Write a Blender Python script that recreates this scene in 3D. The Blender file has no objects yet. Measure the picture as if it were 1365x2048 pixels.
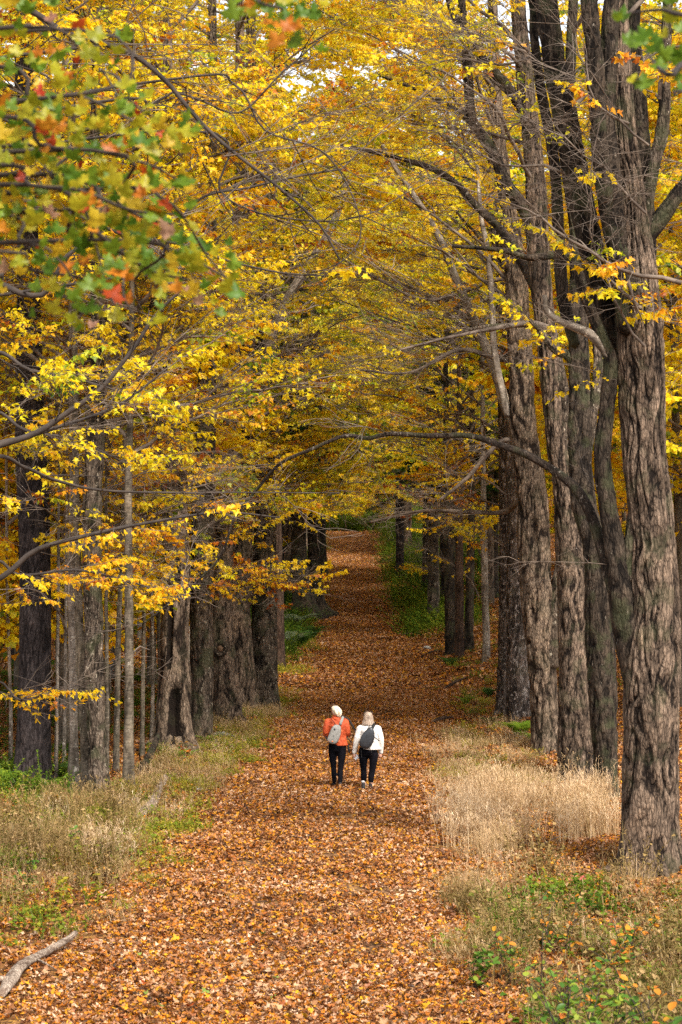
import bpy, bmesh, math, random
import numpy as np
from mathutils import Vector

sc = bpy.context.scene
R = math.radians
# ------------------------------------------------------------------ camera, sky, sun, exposure
CAM_Z = 5.7
F = 5006.0                       # focal length in pixels of the 1365 x 2048 photograph
cam_d = bpy.data.cameras.new('camera'); cam = bpy.data.objects.new('camera', cam_d)
sc.collection.objects.link(cam); sc.camera = cam
cam.location = (0, 0, CAM_Z); cam.rotation_euler = (R(90), 0, 0)
cam_d.sensor_fit = 'VERTICAL'; cam_d.sensor_height = 36; cam_d.lens = 88
cam_d.clip_start = 0.5; cam_d.clip_end = 3000
cam_d.dof.use_dof = True; cam_d.dof.focus_distance = 50; cam_d.dof.aperture_fstop = 5.6

SUN_EL, SUN_AZ = 50, 150         # azimuth measured clockwise from +Y (the view direction)
world = bpy.data.worlds.new('World'); sc.world = world; world.use_nodes = True
wn = world.node_tree.nodes; wl = world.node_tree.links; wn.clear()
wo = wn.new('ShaderNodeOutputWorld'); bg = wn.new('ShaderNodeBackground')
sky = wn.new('ShaderNodeTexSky'); sky.sky_type = 'NISHITA'; sky.sun_disc = False
sky.sun_elevation = R(SUN_EL); sky.sun_rotation = R(SUN_AZ)
sky.air_density = 1.0; sky.dust_density = 3.0
hsv = wn.new('ShaderNodeHueSaturation'); hsv.inputs['Saturation'].default_value = 0.22
hsv.inputs['Value'].default_value = 1.25
wl.new(sky.outputs[0], hsv.inputs['Color']); wl.new(hsv.outputs[0], bg.inputs[0]); wl.new(bg.outputs[0], wo.inputs[0])
bg.inputs[1].default_value = 0.13
sun_d = bpy.data.lights.new('sun', 'SUN'); sun = bpy.data.objects.new('sun', sun_d); sc.collection.objects.link(sun)
sun_d.energy = 2.7; sun_d.angle = R(11); sun_d.color = (1, 0.93, 0.82)
sd = Vector((math.sin(R(SUN_AZ)) * math.cos(R(SUN_EL)), math.cos(R(SUN_AZ)) * math.cos(R(SUN_EL)), math.sin(R(SUN_EL))))
sun.rotation_euler = sd.to_track_quat('Z', 'Y').to_euler()
sun.location = (20, -20, 40)
sc.view_settings.view_transform = 'Standard'; sc.view_settings.look = 'None'
sc.view_settings.gamma = 1.0; sc.view_settings.use_curve_mapping = False
sc.view_settings.exposure = 1.14
sc.render.engine = 'CYCLES'
cy = sc.cycles
cy.max_bounces = 7; cy.diffuse_bounces = 4; cy.glossy_bounces = 2; cy.transmission_bounces = 5; cy.transparent_max_bounces = 4
cy.use_denoising = False; cy.caustics_reflective = False; cy.caustics_refractive = False
try:
    cy.denoising_prefilter = 'ACCURATE'
except Exception: pass

# ------------------------------------------------------------------ terrain functions
def lerp(x, xs, ys): return np.interp(x, xs, ys)
PY = [-20, 0, 5, 10, 15, 20, 27, 32, 51, 79, 107, 143, 160, 180, 205, 227, 240, 270, 330, 420, 560, 800]
PZ = [4.2, 4.0, 3.7, 2.7, 1.8, .85, .17, .08, .03, -.24, -.45, -.70, -.15, 1.1, 2.6, 3.6, 3.9, 5.0, 10., 22., 42., 70.]
def smooth_profile(Y):
    Y = np.asarray(Y, float)
    return (lerp(Y - 1.5, PY, PZ) + lerp(Y, PY, PZ) * 2 + lerp(Y + 1.5, PY, PZ)) / 4
def xl(Y): return lerp(Y, [0, 27, 36, 51, 60, 79, 143, 180, 227, 300], [-2.6, -2.9, -2.9, -2.5, -2.15, -1.46, -1.2, -1.17, -1.5, -2.0])
def xr(Y): return lerp(Y, [0, 27, 36, 51, 60, 79, 107, 143, 180, 227, 300], [1.2, 1.25, 1.5, 2.0, 2.3, 2.9, 3.1, 3.3, 3.1, 2.9, 2.2])
def sstep(x, a, b):
    t = np.clip((np.asarray(x, float) - a) / (b - a), 0, 1); return t * t * (3 - 2 * t)
def ground(X, Y):
    X = np.asarray(X, float); Y = np.asarray(Y, float)
    z = smooth_profile(Y)
    z = z + 0.20 * np.clip(X - xr(Y) - 0.3, 0, 7) * sstep(Y, 52, 85)
    z = z + 0.10 * np.clip(xl(Y) - 0.6 - X, 0, 6) * sstep(Y, 85, 130)
    z = z + 0.05 * np.clip(np.abs(X) - 9, 0, 60) * sstep(Y, 60, 120)
    out = sstep(np.maximum(X - xr(Y), xl(Y) - X), 0.0, 1.5)
    z = z + out * (0.07 * np.sin(X * 1.7 + Y * .9) + 0.06 * np.sin(X * .9 - Y * 1.3 + 1) + .04 * np.sin(3.1 * X + 2.3 * Y)) 
    z = z + (1 - out) * 0.025 * (np.sin(X * 1.3 + Y * .6) + np.sin(X * 2.9 - Y * .8))
    return z
def gz(X, Y): return float(ground(X, Y))
def P(px, py, D): return np.array([(px - 682.5) * D / F, D, CAM_Z - (py - 1024) * D / F])
def place(px, py, d0=17.0, d1=420.0):
    """distance at which the sight line meets the ground"""
    Ds = np.arange(d0, d1, .1)
    X = (px - 682.5) * Ds / F; Z = CAM_Z - (py - 1024) * Ds / F
    below = np.nonzero(Z <= ground(X, Ds))[0]
    D = Ds[below[0]] if len(below) else d1
    return float(D)

# ------------------------------------------------------------------ helpers
COL = sc.collection
def props(o, label=None, cat=None, group=None, kind=None):
    if label: o['label'] = label
    if cat: o['category'] = cat
    if group: o['group'] = group
    if kind: o['kind'] = kind
    return o
def empty(name, loc, label, cat, group=None):
    o = bpy.data.objects.new(name, None); o.empty_display_size = .2; COL.objects.link(o); o.location = [float(c) for c in loc]
    return props(o, label, cat, group)
class MB:
    def __init__(s): s.v = []; s.f3 = []; s.f4 = []; s.n = 0; s.a3 = []; s.a4 = []; s.va = []
    def add(s, V, T=None, Q=None, rnd=None, va=None):
        V = np.asarray(V, float).reshape(-1, 3)
        s.v.append(V)
        s.va.append(np.zeros(len(V)) if va is None else np.asarray(va, float).ravel())
        if T is not None and len(T):
            T = np.asarray(T, int); s.f3.append(T + s.n); s.a3.append(np.full(len(T), 0.0 if rnd is None else rnd) if np.isscalar(rnd) or rnd is None else rnd)
        if Q is not None and len(Q):
            Q = np.asarray(Q, int); s.f4.append(Q + s.n); s.a4.append(np.full(len(Q), 0.0 if rnd is None else rnd) if np.isscalar(rnd) or rnd is None else rnd)
        s.n += len(V)
    def mesh(s, name, mats, smooth=True, origin=None, matidx=None):
        V = np.concatenate(s.v) if s.v else np.zeros((0, 3))
        if origin is not None: V = V - np.asarray(origin, float)
        T = np.concatenate(s.f3) if s.f3 else np.zeros((0, 3), int)
        Q = np.concatenate(s.f4) if s.f4 else np.zeros((0, 4), int)
        me = bpy.data.meshes.new(name)
        me.vertices.add(len(V)); me.vertices.foreach_set('co', V.astype(np.float32).ravel())
        nl = len(T) * 3 + len(Q) * 4
        me.loops.add(nl); me.loops.foreach_set('vertex_index', np.concatenate([T.ravel(), Q.ravel()]).astype(np.int32))
        me.polygons.add(len(T) + len(Q))
        st = np.concatenate([np.arange(len(T)) * 3, len(T) * 3 + np.arange(len(Q)) * 4]).astype(np.int32)
        me.polygons.foreach_set('loop_start', st)
        if smooth: me.polygons.foreach_set('use_smooth', np.ones(len(T) + len(Q), bool))
        if not isinstance(mats, (list, tuple)): mats = [mats]
        for m in mats: me.materials.append(m)
        r = np.concatenate([np.concatenate(s.a3) if s.a3 else [], np.concatenate(s.a4) if s.a4 else []])
        if len(mats) > 1: me.polygons.foreach_set('material_index', (r < 0).astype(np.int32))
        me.update(calc_edges=True)
        at = me.attributes.new('rnd', 'FLOAT', 'FACE'); at.data.foreach_set('value', np.abs(r).astype(np.float32))
        at = me.attributes.new('ridge', 'FLOAT', 'POINT'); at.data.foreach_set('value', np.concatenate(s.va).astype(np.float32))
        me.validate()
        return me
    def build(s, name, mats, parent=None, smooth=True, world=False):
        org = None
        if parent is not None and not world: 
            p = parent; org = np.zeros(3)
            while p is not None: org = org + np.array(p.location); p = p.parent
        o = bpy.data.objects.new(name, s.mesh(name, mats, smooth, org)); COL.objects.link(o)
        if parent is not None: o.parent = parent
        return o

def vnoise(u, v, per, seed, rows=97):
    """value noise, periodic in u with period per (integer)"""
    per = max(int(per), 1)
    L = np.random.RandomState(seed).rand(per, rows)
    u0 = np.floor(u).astype(int); v0 = np.floor(v).astype(int)
    fu = u - u0; fv = v - v0; fu = fu * fu * (3 - 2 * fu); fv = fv * fv * (3 - 2 * fv)
    a = L[u0 % per, v0 % rows]; b = L[(u0 + 1) % per, v0 % rows]; c = L[u0 % per, (v0 + 1) % rows]; d = L[(u0 + 1) % per, (v0 + 1) % rows]
    return (a * (1 - fu) + b * fu) * (1 - fv) + (c * (1 - fu) + d * fu) * fv

def catmull(P4, n_per=None, step=None):
    """resample a polyline (k x m) smoothly at about step along its first three columns"""
    P4 = np.asarray(P4, float)
    if len(P4) == 2: 
        L = np.linalg.norm(P4[1, :3] - P4[0, :3]); n = max(2, int(L / step) + 1)
        t = np.linspace(0, 1, n)[:, None]; return P4[0] * (1 - t) + P4[1] * t
    E = np.vstack([2 * P4[0] - P4[1], P4, 2 * P4[-1] - P4[-2]]); out = []
    for i in range(1, len(E) - 2):
        L = np.linalg.norm(E[i + 1, :3] - E[i, :3]); n = max(1, int(round(L / step)))
        t = (np.arange(n) / n)[:, None]
        a, b, c, d = E[i - 1], E[i], E[i + 1], E[i + 2]
        out.append(.5 * (2 * b + (c - a) * t + (2 * a - 5 * b + 4 * c - d) * t * t + (3 * b - a - 3 * c + d) * t ** 3))
    out.append(E[-2][None]); return np.vstack(out)

def frames(pts):
    T = np.gradient(pts, axis=0); T /= np.linalg.norm(T, axis=1)[:, None] + 1e-9
    ref = np.array([0, 1., 0]) if abs(T[0][1]) < .9 else np.array([1., 0, 0])
    N = np.zeros_like(pts); n = ref - T[0] * ref.dot(T[0]); n /= np.linalg.norm(n)
    for i in range(len(pts)):
        n = n - T[i] * n.dot(T[i]); n /= np.linalg.norm(n) + 1e-9; N[i] = n
    return T, N, np.cross(T, N)

def tube(mb, pts, rad, sides=5, cap=True, rnd=None):
    pts = np.asarray(pts, float); rad = np.asarray(rad, float); k = len(pts)
    T, N, B = frames(pts)
    th = np.arange(sides) * 2 * np.pi / sides
    V = pts[:, None, :] + rad[:, None, None] * (np.cos(th)[None, :, None] * N[:, None, :] + np.sin(th)[None, :, None] * B[:, None, :])
    i = np.arange(k - 1)[:, None] * sides; j = np.arange(sides)[None, :]; j2 = (j + 1) % sides
    Q = np.stack([i + j, i + j2, i + sides + j2, i + sides + j], -1).reshape(-1, 4)
    V = V.reshape(-1, 3); T3 = None
    if cap:
        V = np.vstack([V, pts[-1] + T[-1] * rad[-1] * .5]); e = (k - 1) * sides
        T3 = [(e + a, e + (a + 1) % sides, k * sides) for a in range(sides)]
        mb.add(V, T3, Q, rnd, va=np.full(len(V), .6))
    else: mb.add(V, None, Q, rnd, va=np.full(len(V), .6))

def bole(mb, ctrl, sides=48, step=.08, seed=0, flare=.35, ridge=.02, gap=.07, lump=.06, base=True, vlen=.55, hollow=None):
    """a trunk or heavy stem with bark plates in relief; ctrl rows are x, y, z, radius"""
    C = catmull(ctrl, step=step); pts = C[:, :3]; rad = np.maximum(C[:, 3], .005)
    k = len(pts); T, N, B = frames(pts)
    seg = np.r_[0, np.cumsum(np.linalg.norm(np.diff(pts, axis=0), axis=1))]
    th = np.arange(sides) * 2 * np.pi / sides
    S, TH = np.meshgrid(seg, th, indexing='ij'); r = rad[:, None] * np.ones_like(TH)
    U = TH / (2 * np.pi)
    rs = np.random.RandomState(seed); ph = rs.rand(8) * 6.28
    r = r * (1 + lump * (np.sin(2 * TH + ph[0] + S * .5) * .5 + np.sin(3 * TH + ph[1] - S * .35) * .5 + (vnoise(U * 5, S / .9, 5, seed + 1) - .5) * 1.6))
    if base:
        hgt = np.maximum(S - .25, 0)
        lob = .45 + .55 * np.sin(5 * TH + ph[2] + .6 * np.sin(2 * TH + ph[3]))
        r = r * (1 + flare * np.exp(-hgt / .38) * (.45 + .75 * np.clip(lob, 0, 1)))
    K = max(6, int(round(2 * np.pi * float(np.median(rad)) / gap)))
    warp = (vnoise(U * max(4, K // 3), S / .45, max(4, K // 3), seed + 2) - .5) * 1.5
    n = vnoise((U * K + warp) % K, S / vlen + vnoise(U * K, S / 3, K, seed + 8) * 3, K, seed + 3)
    rg = np.clip(np.abs(2 * n - 1) * 3.2, 0, 1)
    n2 = vnoise((U * K * 2 + warp * 2) % (2 * K), S / (vlen * .45), 2 * K, seed + 4)
    rg2 = np.clip(np.abs(2 * n2 - 1) * 2.2, 0, 1)
    n3 = vnoise(U * K * 2, S / (vlen * .2), 2 * K, seed + 5)
    h = .55 * rg + .30 * rg2 + .15 * n3
    amp = ridge * np.clip(rad[:, None] / max(rad.max(), .01) + .25, .35, 1)
    r = r + amp * (h - .5) * 1.3
    if hollow is not None:
        for (hs, hth, dh, dth, dep) in hollow:
            dd = np.angle(np.exp(1j * (TH - hth)))
            w = np.exp(-((S - hs) / dh) ** 4 - (dd / dth) ** 4)
            rim = np.exp(-((np.sqrt(((S - hs) / dh) ** 2 + (dd / dth) ** 2) - 1.15) / .22) ** 2)
            r = r * (1 - dep * w) + .10 * rad[:, None] * rim
            h = np.where(w > .45, -.35 + .5 * n3 + .7 * (vnoise(U * 14, S / .5, 14, seed + 6) > .62), h)
    V = pts[:, None, :] + r[..., None] * (np.cos(TH)[..., None] * N[:, None, :] + np.sin(TH)[..., None] * B[:, None, :])
    i = np.arange(k - 1)[:, None] * sides; j = np.arange(sides)[None, :]; j2 = (j + 1) % sides
    Q = np.stack([i + j, i + j2, i + sides + j2, i + sides + j], -1).reshape(-1, 4)
    V = V.reshape(-1, 3); V = np.vstack([V, pts[-1], pts[0] - T[0] * rad[0] * .8]); e = (k - 1) * sides
    T3 = [(e + a, e + (a + 1) % sides, k * sides) for a in range(sides)] + [((a + 1) % sides, a, k * sides + 1) for a in range(sides)]
    mb.add(V, T3, Q, None, va=np.r_[h.ravel(), .5, .5])

# ------------------------------------------------------------------ materials
def newmat(name):
    m = bpy.data.materials.new(name); m.use_nodes = True; m.node_tree.nodes.clear(); return m, m.node_tree.nodes, m.node_tree.links
def ramp(n, stops, interp='LINEAR'):
    r = n.new('ShaderNodeValToRGB'); r.color_ramp.interpolation = interp; e = r.color_ramp.elements
    e[0].position, e[0].color = stops[0][0], (*stops[0][1], 1); e[1].position, e[1].color = stops[-1][0], (*stops[-1][1], 1)
    for p, c in stops[1:-1]: x = e.new(p); x.color = (*c, 1)
    return r
def math_node(n, l, op, a, b=None, clamp=False):
    m = n.new('ShaderNodeMath'); m.operation = op; m.use_clamp = clamp
    for i, x in enumerate((a, b)):
        if x is None: continue
        if isinstance(x, (int, float)): m.inputs[i].default_value = x
        else: l.new(x, m.inputs[i])
    return m.outputs[0]
def mixc(n, l, fac, a, b, mode='MIX'):
    m = n.new('ShaderNodeMix'); m.data_type = 'RGBA'; m.blend_type = mode
    for i, x in ((0, fac), (6, a), (7, b)):
        if isinstance(x, (int, float)): m.inputs[i].default_value = x
        elif isinstance(x, tuple): m.inputs[i].default_value = (*x, 1)
        else: l.new(x, m.inputs[i])
    return m.outputs[2]
def leaf_mat(name, stops, trans=.45, spread=.22, inst=True, zone=0.0, zscale=.35):
    m, n, l = newmat(name); out = n.new('ShaderNodeOutputMaterial')
    a = n.new('ShaderNodeAttribute'); a.attribute_name = 'rnd'
    v = math_node(n, l, 'MULTIPLY_ADD', a.outputs['Fac'], spread); l.links if False else None
    v.node.inputs[2].default_value = -spread / 2 if inst else 0.0
    if inst:
        b = n.new('ShaderNodeAttribute'); b.attribute_name = 'tint'; b.attribute_type = 'INSTANCER'
        v = math_node(n, l, 'ADD', v, b.outputs['Fac'])
    if zone:
        g = n.new('ShaderNodeNewGeometry'); t = n.new('ShaderNodeTexNoise'); t.inputs['Scale'].default_value = zscale
        l.new(g.outputs['Position'], t.inputs['Vector'])
        z = math_node(n, l, 'SUBTRACT', t.outputs['Fac'], .5); z = math_node(n, l, 'MULTIPLY', z, zone); v = math_node(n, l, 'ADD', v, z)
    r = ramp(n, stops); l.new(v, r.inputs[0])
    # slight vein / blotch variation
    g2 = n.new('ShaderNodeTexCoord'); t2 = n.new('ShaderNodeTexNoise'); t2.inputs['Scale'].default_value = 30; l.new(g2.outputs['Object'], t2.inputs['Vector'])
    c = mixc(n, l, 1.0, r.outputs[0], (1, 1, 1), 'MULTIPLY')
    rv = ramp(n, [(.3, (.72, .68, .62)), (.65, (1.12, 1.12, 1.1))]); l.new(t2.outputs['Fac'], rv.inputs[0]); l.new(rv.outputs[0], c.node.inputs[7])
    d = n.new('ShaderNodeBsdfDiffuse'); tr = n.new('ShaderNodeBsdfTranslucent'); mx = n.new('ShaderNodeMixShader'); mx.inputs[0].default_value = trans
    l.new(c, d.inputs[0]); l.new(c, tr.inputs[0]); l.new(d.outputs[0], mx.inputs[1]); l.new(tr.outputs[0], mx.inputs[2])
    gl = n.new('ShaderNodeBsdfGlossy'); gl.inputs['Roughness'].default_value = .42; m2 = n.new('ShaderNodeMixShader'); m2.inputs[0].default_value = .015
    l.new(mx.outputs[0], m2.inputs[1]); l.new(gl.outputs[0], m2.inputs[2]); l.new(m2.outputs[0], out.inputs[0])
    return m
def bark_mat(name, dark, light, pale=None, moss=0.0, band=False, bump=.95, sc_=1.0, palecut=.60):
    m, n, l = newmat(name); out = n.new('ShaderNodeOutputMaterial'); p = n.new('ShaderNodeBsdfPrincipled')
    p.inputs['Roughness'].default_value = .92; p.inputs['Specular IOR Level'].default_value = .15
    tc = n.new('ShaderNodeTexCoord'); mp = n.new('ShaderNodeMapping'); oi = n.new('ShaderNodeObjectInfo'); vo_ = n.new('ShaderNodeVectorMath'); vo_.operation = 'ADD'; rm = math_node(n, l, 'MULTIPLY', oi.outputs['Random'], 37.0); l.new(tc.outputs['Object'], vo_.inputs[0]); l.new(rm, vo_.inputs[1]); OC = vo_.outputs[0]; l.new(OC, mp.inputs[0])
    mp.inputs['Scale'].default_value = (1, 1, 4.0) if band else (1, 1, .30)
    fine = n.new('ShaderNodeTexNoise'); fine.inputs['Scale'].default_value = (9 if band else 30) * sc_; fine.inputs['Detail'].default_value = 5; l.new(mp.outputs[0], fine.inputs['Vector'])
    big = n.new('ShaderNodeTexNoise'); big.inputs['Scale'].default_value = 1.6; big.inputs['Detail'].default_value = 5; big.inputs['Roughness'].default_value = .65; l.new(OC, big.inputs['Vector'])
    at = n.new('ShaderNodeAttribute'); at.attribute_name = 'ridge'
    wv = n.new('ShaderNodeTexNoise'); wv.inputs['Scale'].default_value = 5; wv.inputs['Detail'].default_value = 3; l.new(mp.outputs[0], wv.inputs['Vector'])
    vm = n.new('ShaderNodeVectorMath'); vm.operation = 'MULTIPLY_ADD'; l.new(wv.outputs['Color'], vm.inputs[0]); vm.inputs[1].default_value = (.11, .11, .06); l.new(mp.outputs[0], vm.inputs[2])
    crk = None
    if not band:
        for vs, wgt in ((15 * sc_, .62), (34 * sc_, .38)):
            vo = n.new('ShaderNodeTexVoronoi'); vo.feature = 'DISTANCE_TO_EDGE'; vo.inputs['Scale'].default_value = vs; l.new(vm.outputs[0], vo.inputs['Vector'])
            cr = ramp(n, [(.0, (0, 0, 0)), (.16, (.75, .75, .75)), (.35, (1, 1, 1))]); l.new(vo.outputs['Distance'], cr.inputs[0])
            t_ = math_node(n, l, 'MULTIPLY', cr.outputs[0], wgt); crk = t_ if crk is None else math_node(n, l, 'ADD', crk, t_)
    else: crk = math_node(n, l, 'ADD', fine.outputs['Fac'], .3, True)
    s = math_node(n, l, 'ADD', math_node(n, l, 'MULTIPLY', at.outputs['Fac'], .48), math_node(n, l, 'MULTIPLY', fine.outputs['Fac'], .34))
    s = math_node(n, l, 'ADD', s, math_node(n, l, 'MULTIPLY', crk, .30))
    rr = ramp(n, [(.50, dark), (.74, tuple(a * .62 + b * .38 for a, b in zip(dark, light))), (.98, light)]); l.new(s, rr.inputs[0]); c = rr.outputs[0]
    bl = ramp(n, [(.34, (.40, .37, .34)), (.52, (.85, .84, .83)), (.68, (1.25, 1.18, 1.1))]); l.new(big.outputs['Fac'], bl.inputs[0]); c = mixc(n, l, .85, c, bl.outputs[0], 'MULTIPLY')
    if pale:
        sp = n.new('ShaderNodeTexNoise'); sp.inputs['Scale'].default_value = 11; sp.inputs['Detail'].default_value = 4; sp.inputs['Roughness'].default_value = .7
        mp2 = n.new('ShaderNodeMapping'); mp2.inputs['Scale'].default_value = (1, 1, .6); l.new(OC, mp2.inputs[0]); l.new(mp2.outputs[0], sp.inputs['Vector'])
        r2 = ramp(n, [(palecut, (0, 0, 0)), (palecut + .06, (1, 1, 1))]); l.new(sp.outputs['Fac'], r2.inputs[0])
        c = mixc(n, l, r2.outputs[0], c, pale)
    if moss:
        mn = n.new('ShaderNodeTexNoise'); mn.inputs['Scale'].default_value = 2.3; mn.inputs['Detail'].default_value = 7; l.new(OC, mn.inputs['Vector'])
        r3 = ramp(n, [(.52, (0, 0, 0)), (.62, (moss, moss, moss))]); l.new(mn.outputs['Fac'], r3.inputs[0]); c = mixc(n, l, r3.outputs[0], c, (.055, .058, .028))
    l.new(c, p.inputs['Base Color'])
    bp = n.new('ShaderNodeBump'); bp.inputs['Strength'].default_value = bump; bp.inputs['Distance'].default_value = .02 if not band else .008
    l.new(math_node(n, l, 'ADD', crk, math_node(n, l, 'MULTIPLY', fine.outputs['Fac'], .5)), bp.inputs['Height']); l.new(bp.outputs[0], p.inputs['Normal']); l.new(p.outputs[0], out.inputs[0])
    return m
def plain(name, col, rough=.8, col2=None, scale=20, bump=0, spec=.3):
    m, n, l = newmat(name); out = n.new('ShaderNodeOutputMaterial'); p = n.new('ShaderNodeBsdfPrincipled'); p.inputs['Roughness'].default_value = rough
    p.inputs['Specular IOR Level'].default_value = spec
    t = n.new('ShaderNodeTexNoise'); t.inputs['Scale'].default_value = scale; t.inputs['Detail'].default_value = 5
    tc = n.new('ShaderNodeTexCoord'); l.new(tc.outputs['Object'], t.inputs['Vector'])
    r = ramp(n, [(.35, col), (.65, col2 or tuple(c * .8 for c in col))]); l.new(t.outputs['Fac'], r.inputs[0]); l.new(r.outputs[0], p.inputs['Base Color'])
    if bump:
        b = n.new('ShaderNodeBump'); b.inputs['Strength'].default_value = bump; b.inputs['Distance'].default_value = .01; l.new(t.outputs['Fac'], b.inputs['Height']); l.new(b.outputs[0], p.inputs['Normal'])
    l.new(p.outputs[0], out.inputs[0]); return m

CANOPY = [(0, (.020, .055, .010)), (.16, (.08, .17, .012)), (.32, (.36, .42, .014)), (.44, (.84, .72, .02)), (.68, (.90, .64, .016)), (.84, (.84, .42, .014)), (.92, (.55, .16, .015)), (1, (.26, .075, .018))]
M_leaf = leaf_mat('canopy_leaf', CANOPY, .55, .24, True, .16, .3)
LIT = [(0, (.035, .017, .010)), (.14, (.11, .044, .019)), (.28, (.25, .10, .036)), (.40, (.36, .165, .065)), (.53, (.52, .32, .185)), (.61, (.30, .095, .02)), (.73, (.50, .17, .016)), (.82, (.62, .31, .02)), (.90, (.26, .07, .018)), (1, (.62, .42, .28))]
M_litter = leaf_mat('fallen_leaf', LIT, .15, 1.0, False, .55, .42)
M_needle = leaf_mat('needle', [(0, (.010, .028, .008)), (1, (.035, .08, .014))], .2, 1.0, False)
GREENS = [(0, (.02, .05, .008)), (.35, (.06, .13, .012)), (.65, (.17, .24, .02)), (1, (.34, .28, .03))]
M_green = leaf_mat('weed_leaf', GREENS, .4, .5, True)
DRY = [(0, (.16, .12, .035)), (.4, (.36, .24, .10)), (.75, (.60, .42, .24)), (1, (.72, .56, .38))]
M_dry = leaf_mat('dry_grass', DRY, .3, .5, True)
M_twig = plain('twig_bark', (.045, .032, .025), .9, (.19, .145, .11), 3)
M_twigd = plain('twig_bark_dark', (.025, .019, .016), .9, (.06, .045, .036), 4)
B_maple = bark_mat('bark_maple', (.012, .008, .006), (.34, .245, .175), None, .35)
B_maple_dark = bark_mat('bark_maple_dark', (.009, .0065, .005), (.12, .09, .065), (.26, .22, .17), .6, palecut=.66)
B_grey = bark_mat('bark_grey_maple', (.014, .010, .007), (.25, .19, .14), (.32, .27, .20), .6, palecut=.60)
B_pale = bark_mat('bark_pale_maple', (.016, .010, .007), (.40, .295, .21), None, .15)
B_lich = bark_mat('bark_lichened_maple', (.03, .023, .02), (.25, .195, .16), (.31, .265, .235), .2, palecut=.55)
B_dark = bark_mat('bark_dark_pine', (.012, .009, .009), (.085, .068, .066), (.16, .14, .14), 0, palecut=.68)
B_beech = bark_mat('bark_beech', (.045, .036, .026), (.25, .205, .15), (.38, .33, .26), .25, band=True, bump=.3, palecut=.63)
B_birch = bark_mat('bark_birch', (.09, .07, .055), (.40, .34, .275), (.52, .46, .38), .15, band=True, bump=.3, palecut=.60)
B_limb = bark_mat('bark_limb', (.018, .013, .01), (.11, .08, .06), (.24, .2, .16), .45)
B_dead = bark_mat('bark_dead_wood', (.16, .11, .08), (.60, .50, .40), None, 0)
B_brown = bark_mat('bark_brown', (.03, .018, .012), (.16, .10, .07), None, 0)
M_cut = plain('heartwood', (.20, .12, .07), .9, (.10, .06, .035), 12, .5)
M_stone = plain('stone', (.42, .40, .38), .9, (.20, .19, .17), 9, .8)

def ground_mat(name, a, b, c):
    m, n, l = newmat(name); out = n.new('ShaderNodeOutputMaterial'); p = n.new('ShaderNodeBsdfPrincipled'); p.inputs['Roughness'].default_value = .95; p.inputs['Specular IOR Level'].default_value = .1
    g = n.new('ShaderNodeNewGeometry'); v = n.new('ShaderNodeTexVoronoi'); v.inputs['Scale'].default_value = 17; l.new(g.outputs['Position'], v.inputs['Vector'])
    sp = n.new('ShaderNodeSeparateColor'); l.new(v.outputs['Color'], sp.inputs[0])
    r = ramp(n, [(0, a), (.5, b), (.8, c), (1, (.45, .25, .05))]); l.new(sp.outputs[0], r.inputs[0])
    t = n.new('ShaderNodeTexNoise'); t.inputs['Scale'].default_value = .5; t.inputs['Detail'].default_value = 6; l.new(g.outputs['Position'], t.inputs['Vector'])
    r2 = ramp(n, [(.35, (.6, .55, .5)), (.65, (1.15, 1.1, 1))]); l.new(t.outputs['Fac'], r2.inputs[0])
    cc = mixc(n, l, .8, r.outputs[0], r2.outputs[0], 'MULTIPLY'); l.new(cc, p.inputs['Base Color'])
    bp = n.new('ShaderNodeBump'); bp.inputs['Distance'].default_value = .03; bp.inputs['Strength'].default_value = .8; l.new(v.outputs['Distance'], bp.inputs['Height']); l.new(bp.outputs[0], p.inputs['Normal'])
    l.new(p.outputs[0], out.inputs[0]); return m
M_ground = ground_mat('forest_floor', (.05, .025, .012), (.16, .08, .03), (.28, .13, .045))
M_path = ground_mat('path_litter', (.055, .030, .017), (.14, .075, .038), (.26, .14, .07))

# ------------------------------------------------------------------ ground and path
def make_ground():
    ys = [-20.]
    while ys[-1] < 800:
        y = ys[-1]; ys.append(y + (1.0 if y < 20 else .45 if y < 75 else 1.2 if y < 240 else 12))
    ys = np.array(ys)
    offs = np.array([0, .2, .45, .8, 1.2, 1.7, 2.3, 3, 4, 5, 6.5, 8, 10, 13, 17, 22, 30, 40, 60, 90, 140, 220, 400])
    tp = np.linspace(0, 1, 21)
    cols = []
    rows = []
    for y in ys:
        a, b = float(xl(y)), float(xr(y)); w = .18 * math.sin(y * .9) + .12 * math.sin(y * 2.3)
        a += w * .6; b -= w * .5
        rows.append(np.r_[a - offs[::-1], a + (b - a) * tp[1:-1], b + offs])
    X = np.array(rows); Y = np.repeat(ys[:, None], X.shape[1], 1); Z = ground(X, Y)
    nc = X.shape[1]; V = np.stack([X, Y, Z], -1).reshape(-1, 3); nl_ = len(offs); np_ = len(tp)
    i = np.arange(len(ys) - 1)[:, None] * nc; j = np.arange(nc - 1)[None, :]
    Q = np.stack([i + j, i + j + 1, i + nc + j + 1, i + nc + j], -1)
    jp = (j[0] >= nl_ - 1) & (j[0] < nl_ - 1 + np_ - 1)
    keepY = (ys[:-1] < 245)[:, None] & jp[None, :]
    for nm, mask, mt in (('path', keepY, M_path), ('ground', ~keepY, M_ground)):
        q = Q[mask]; used, inv = np.unique(q.ravel(), return_inverse=True)
        mb = MB(); mb.add(V[used], None, inv.reshape(-1, 4)); o = mb.build(nm, mt)
        o['kind'] = 'structure'
        if nm == 'path': global PATH; PATH = o
make_ground()

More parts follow.
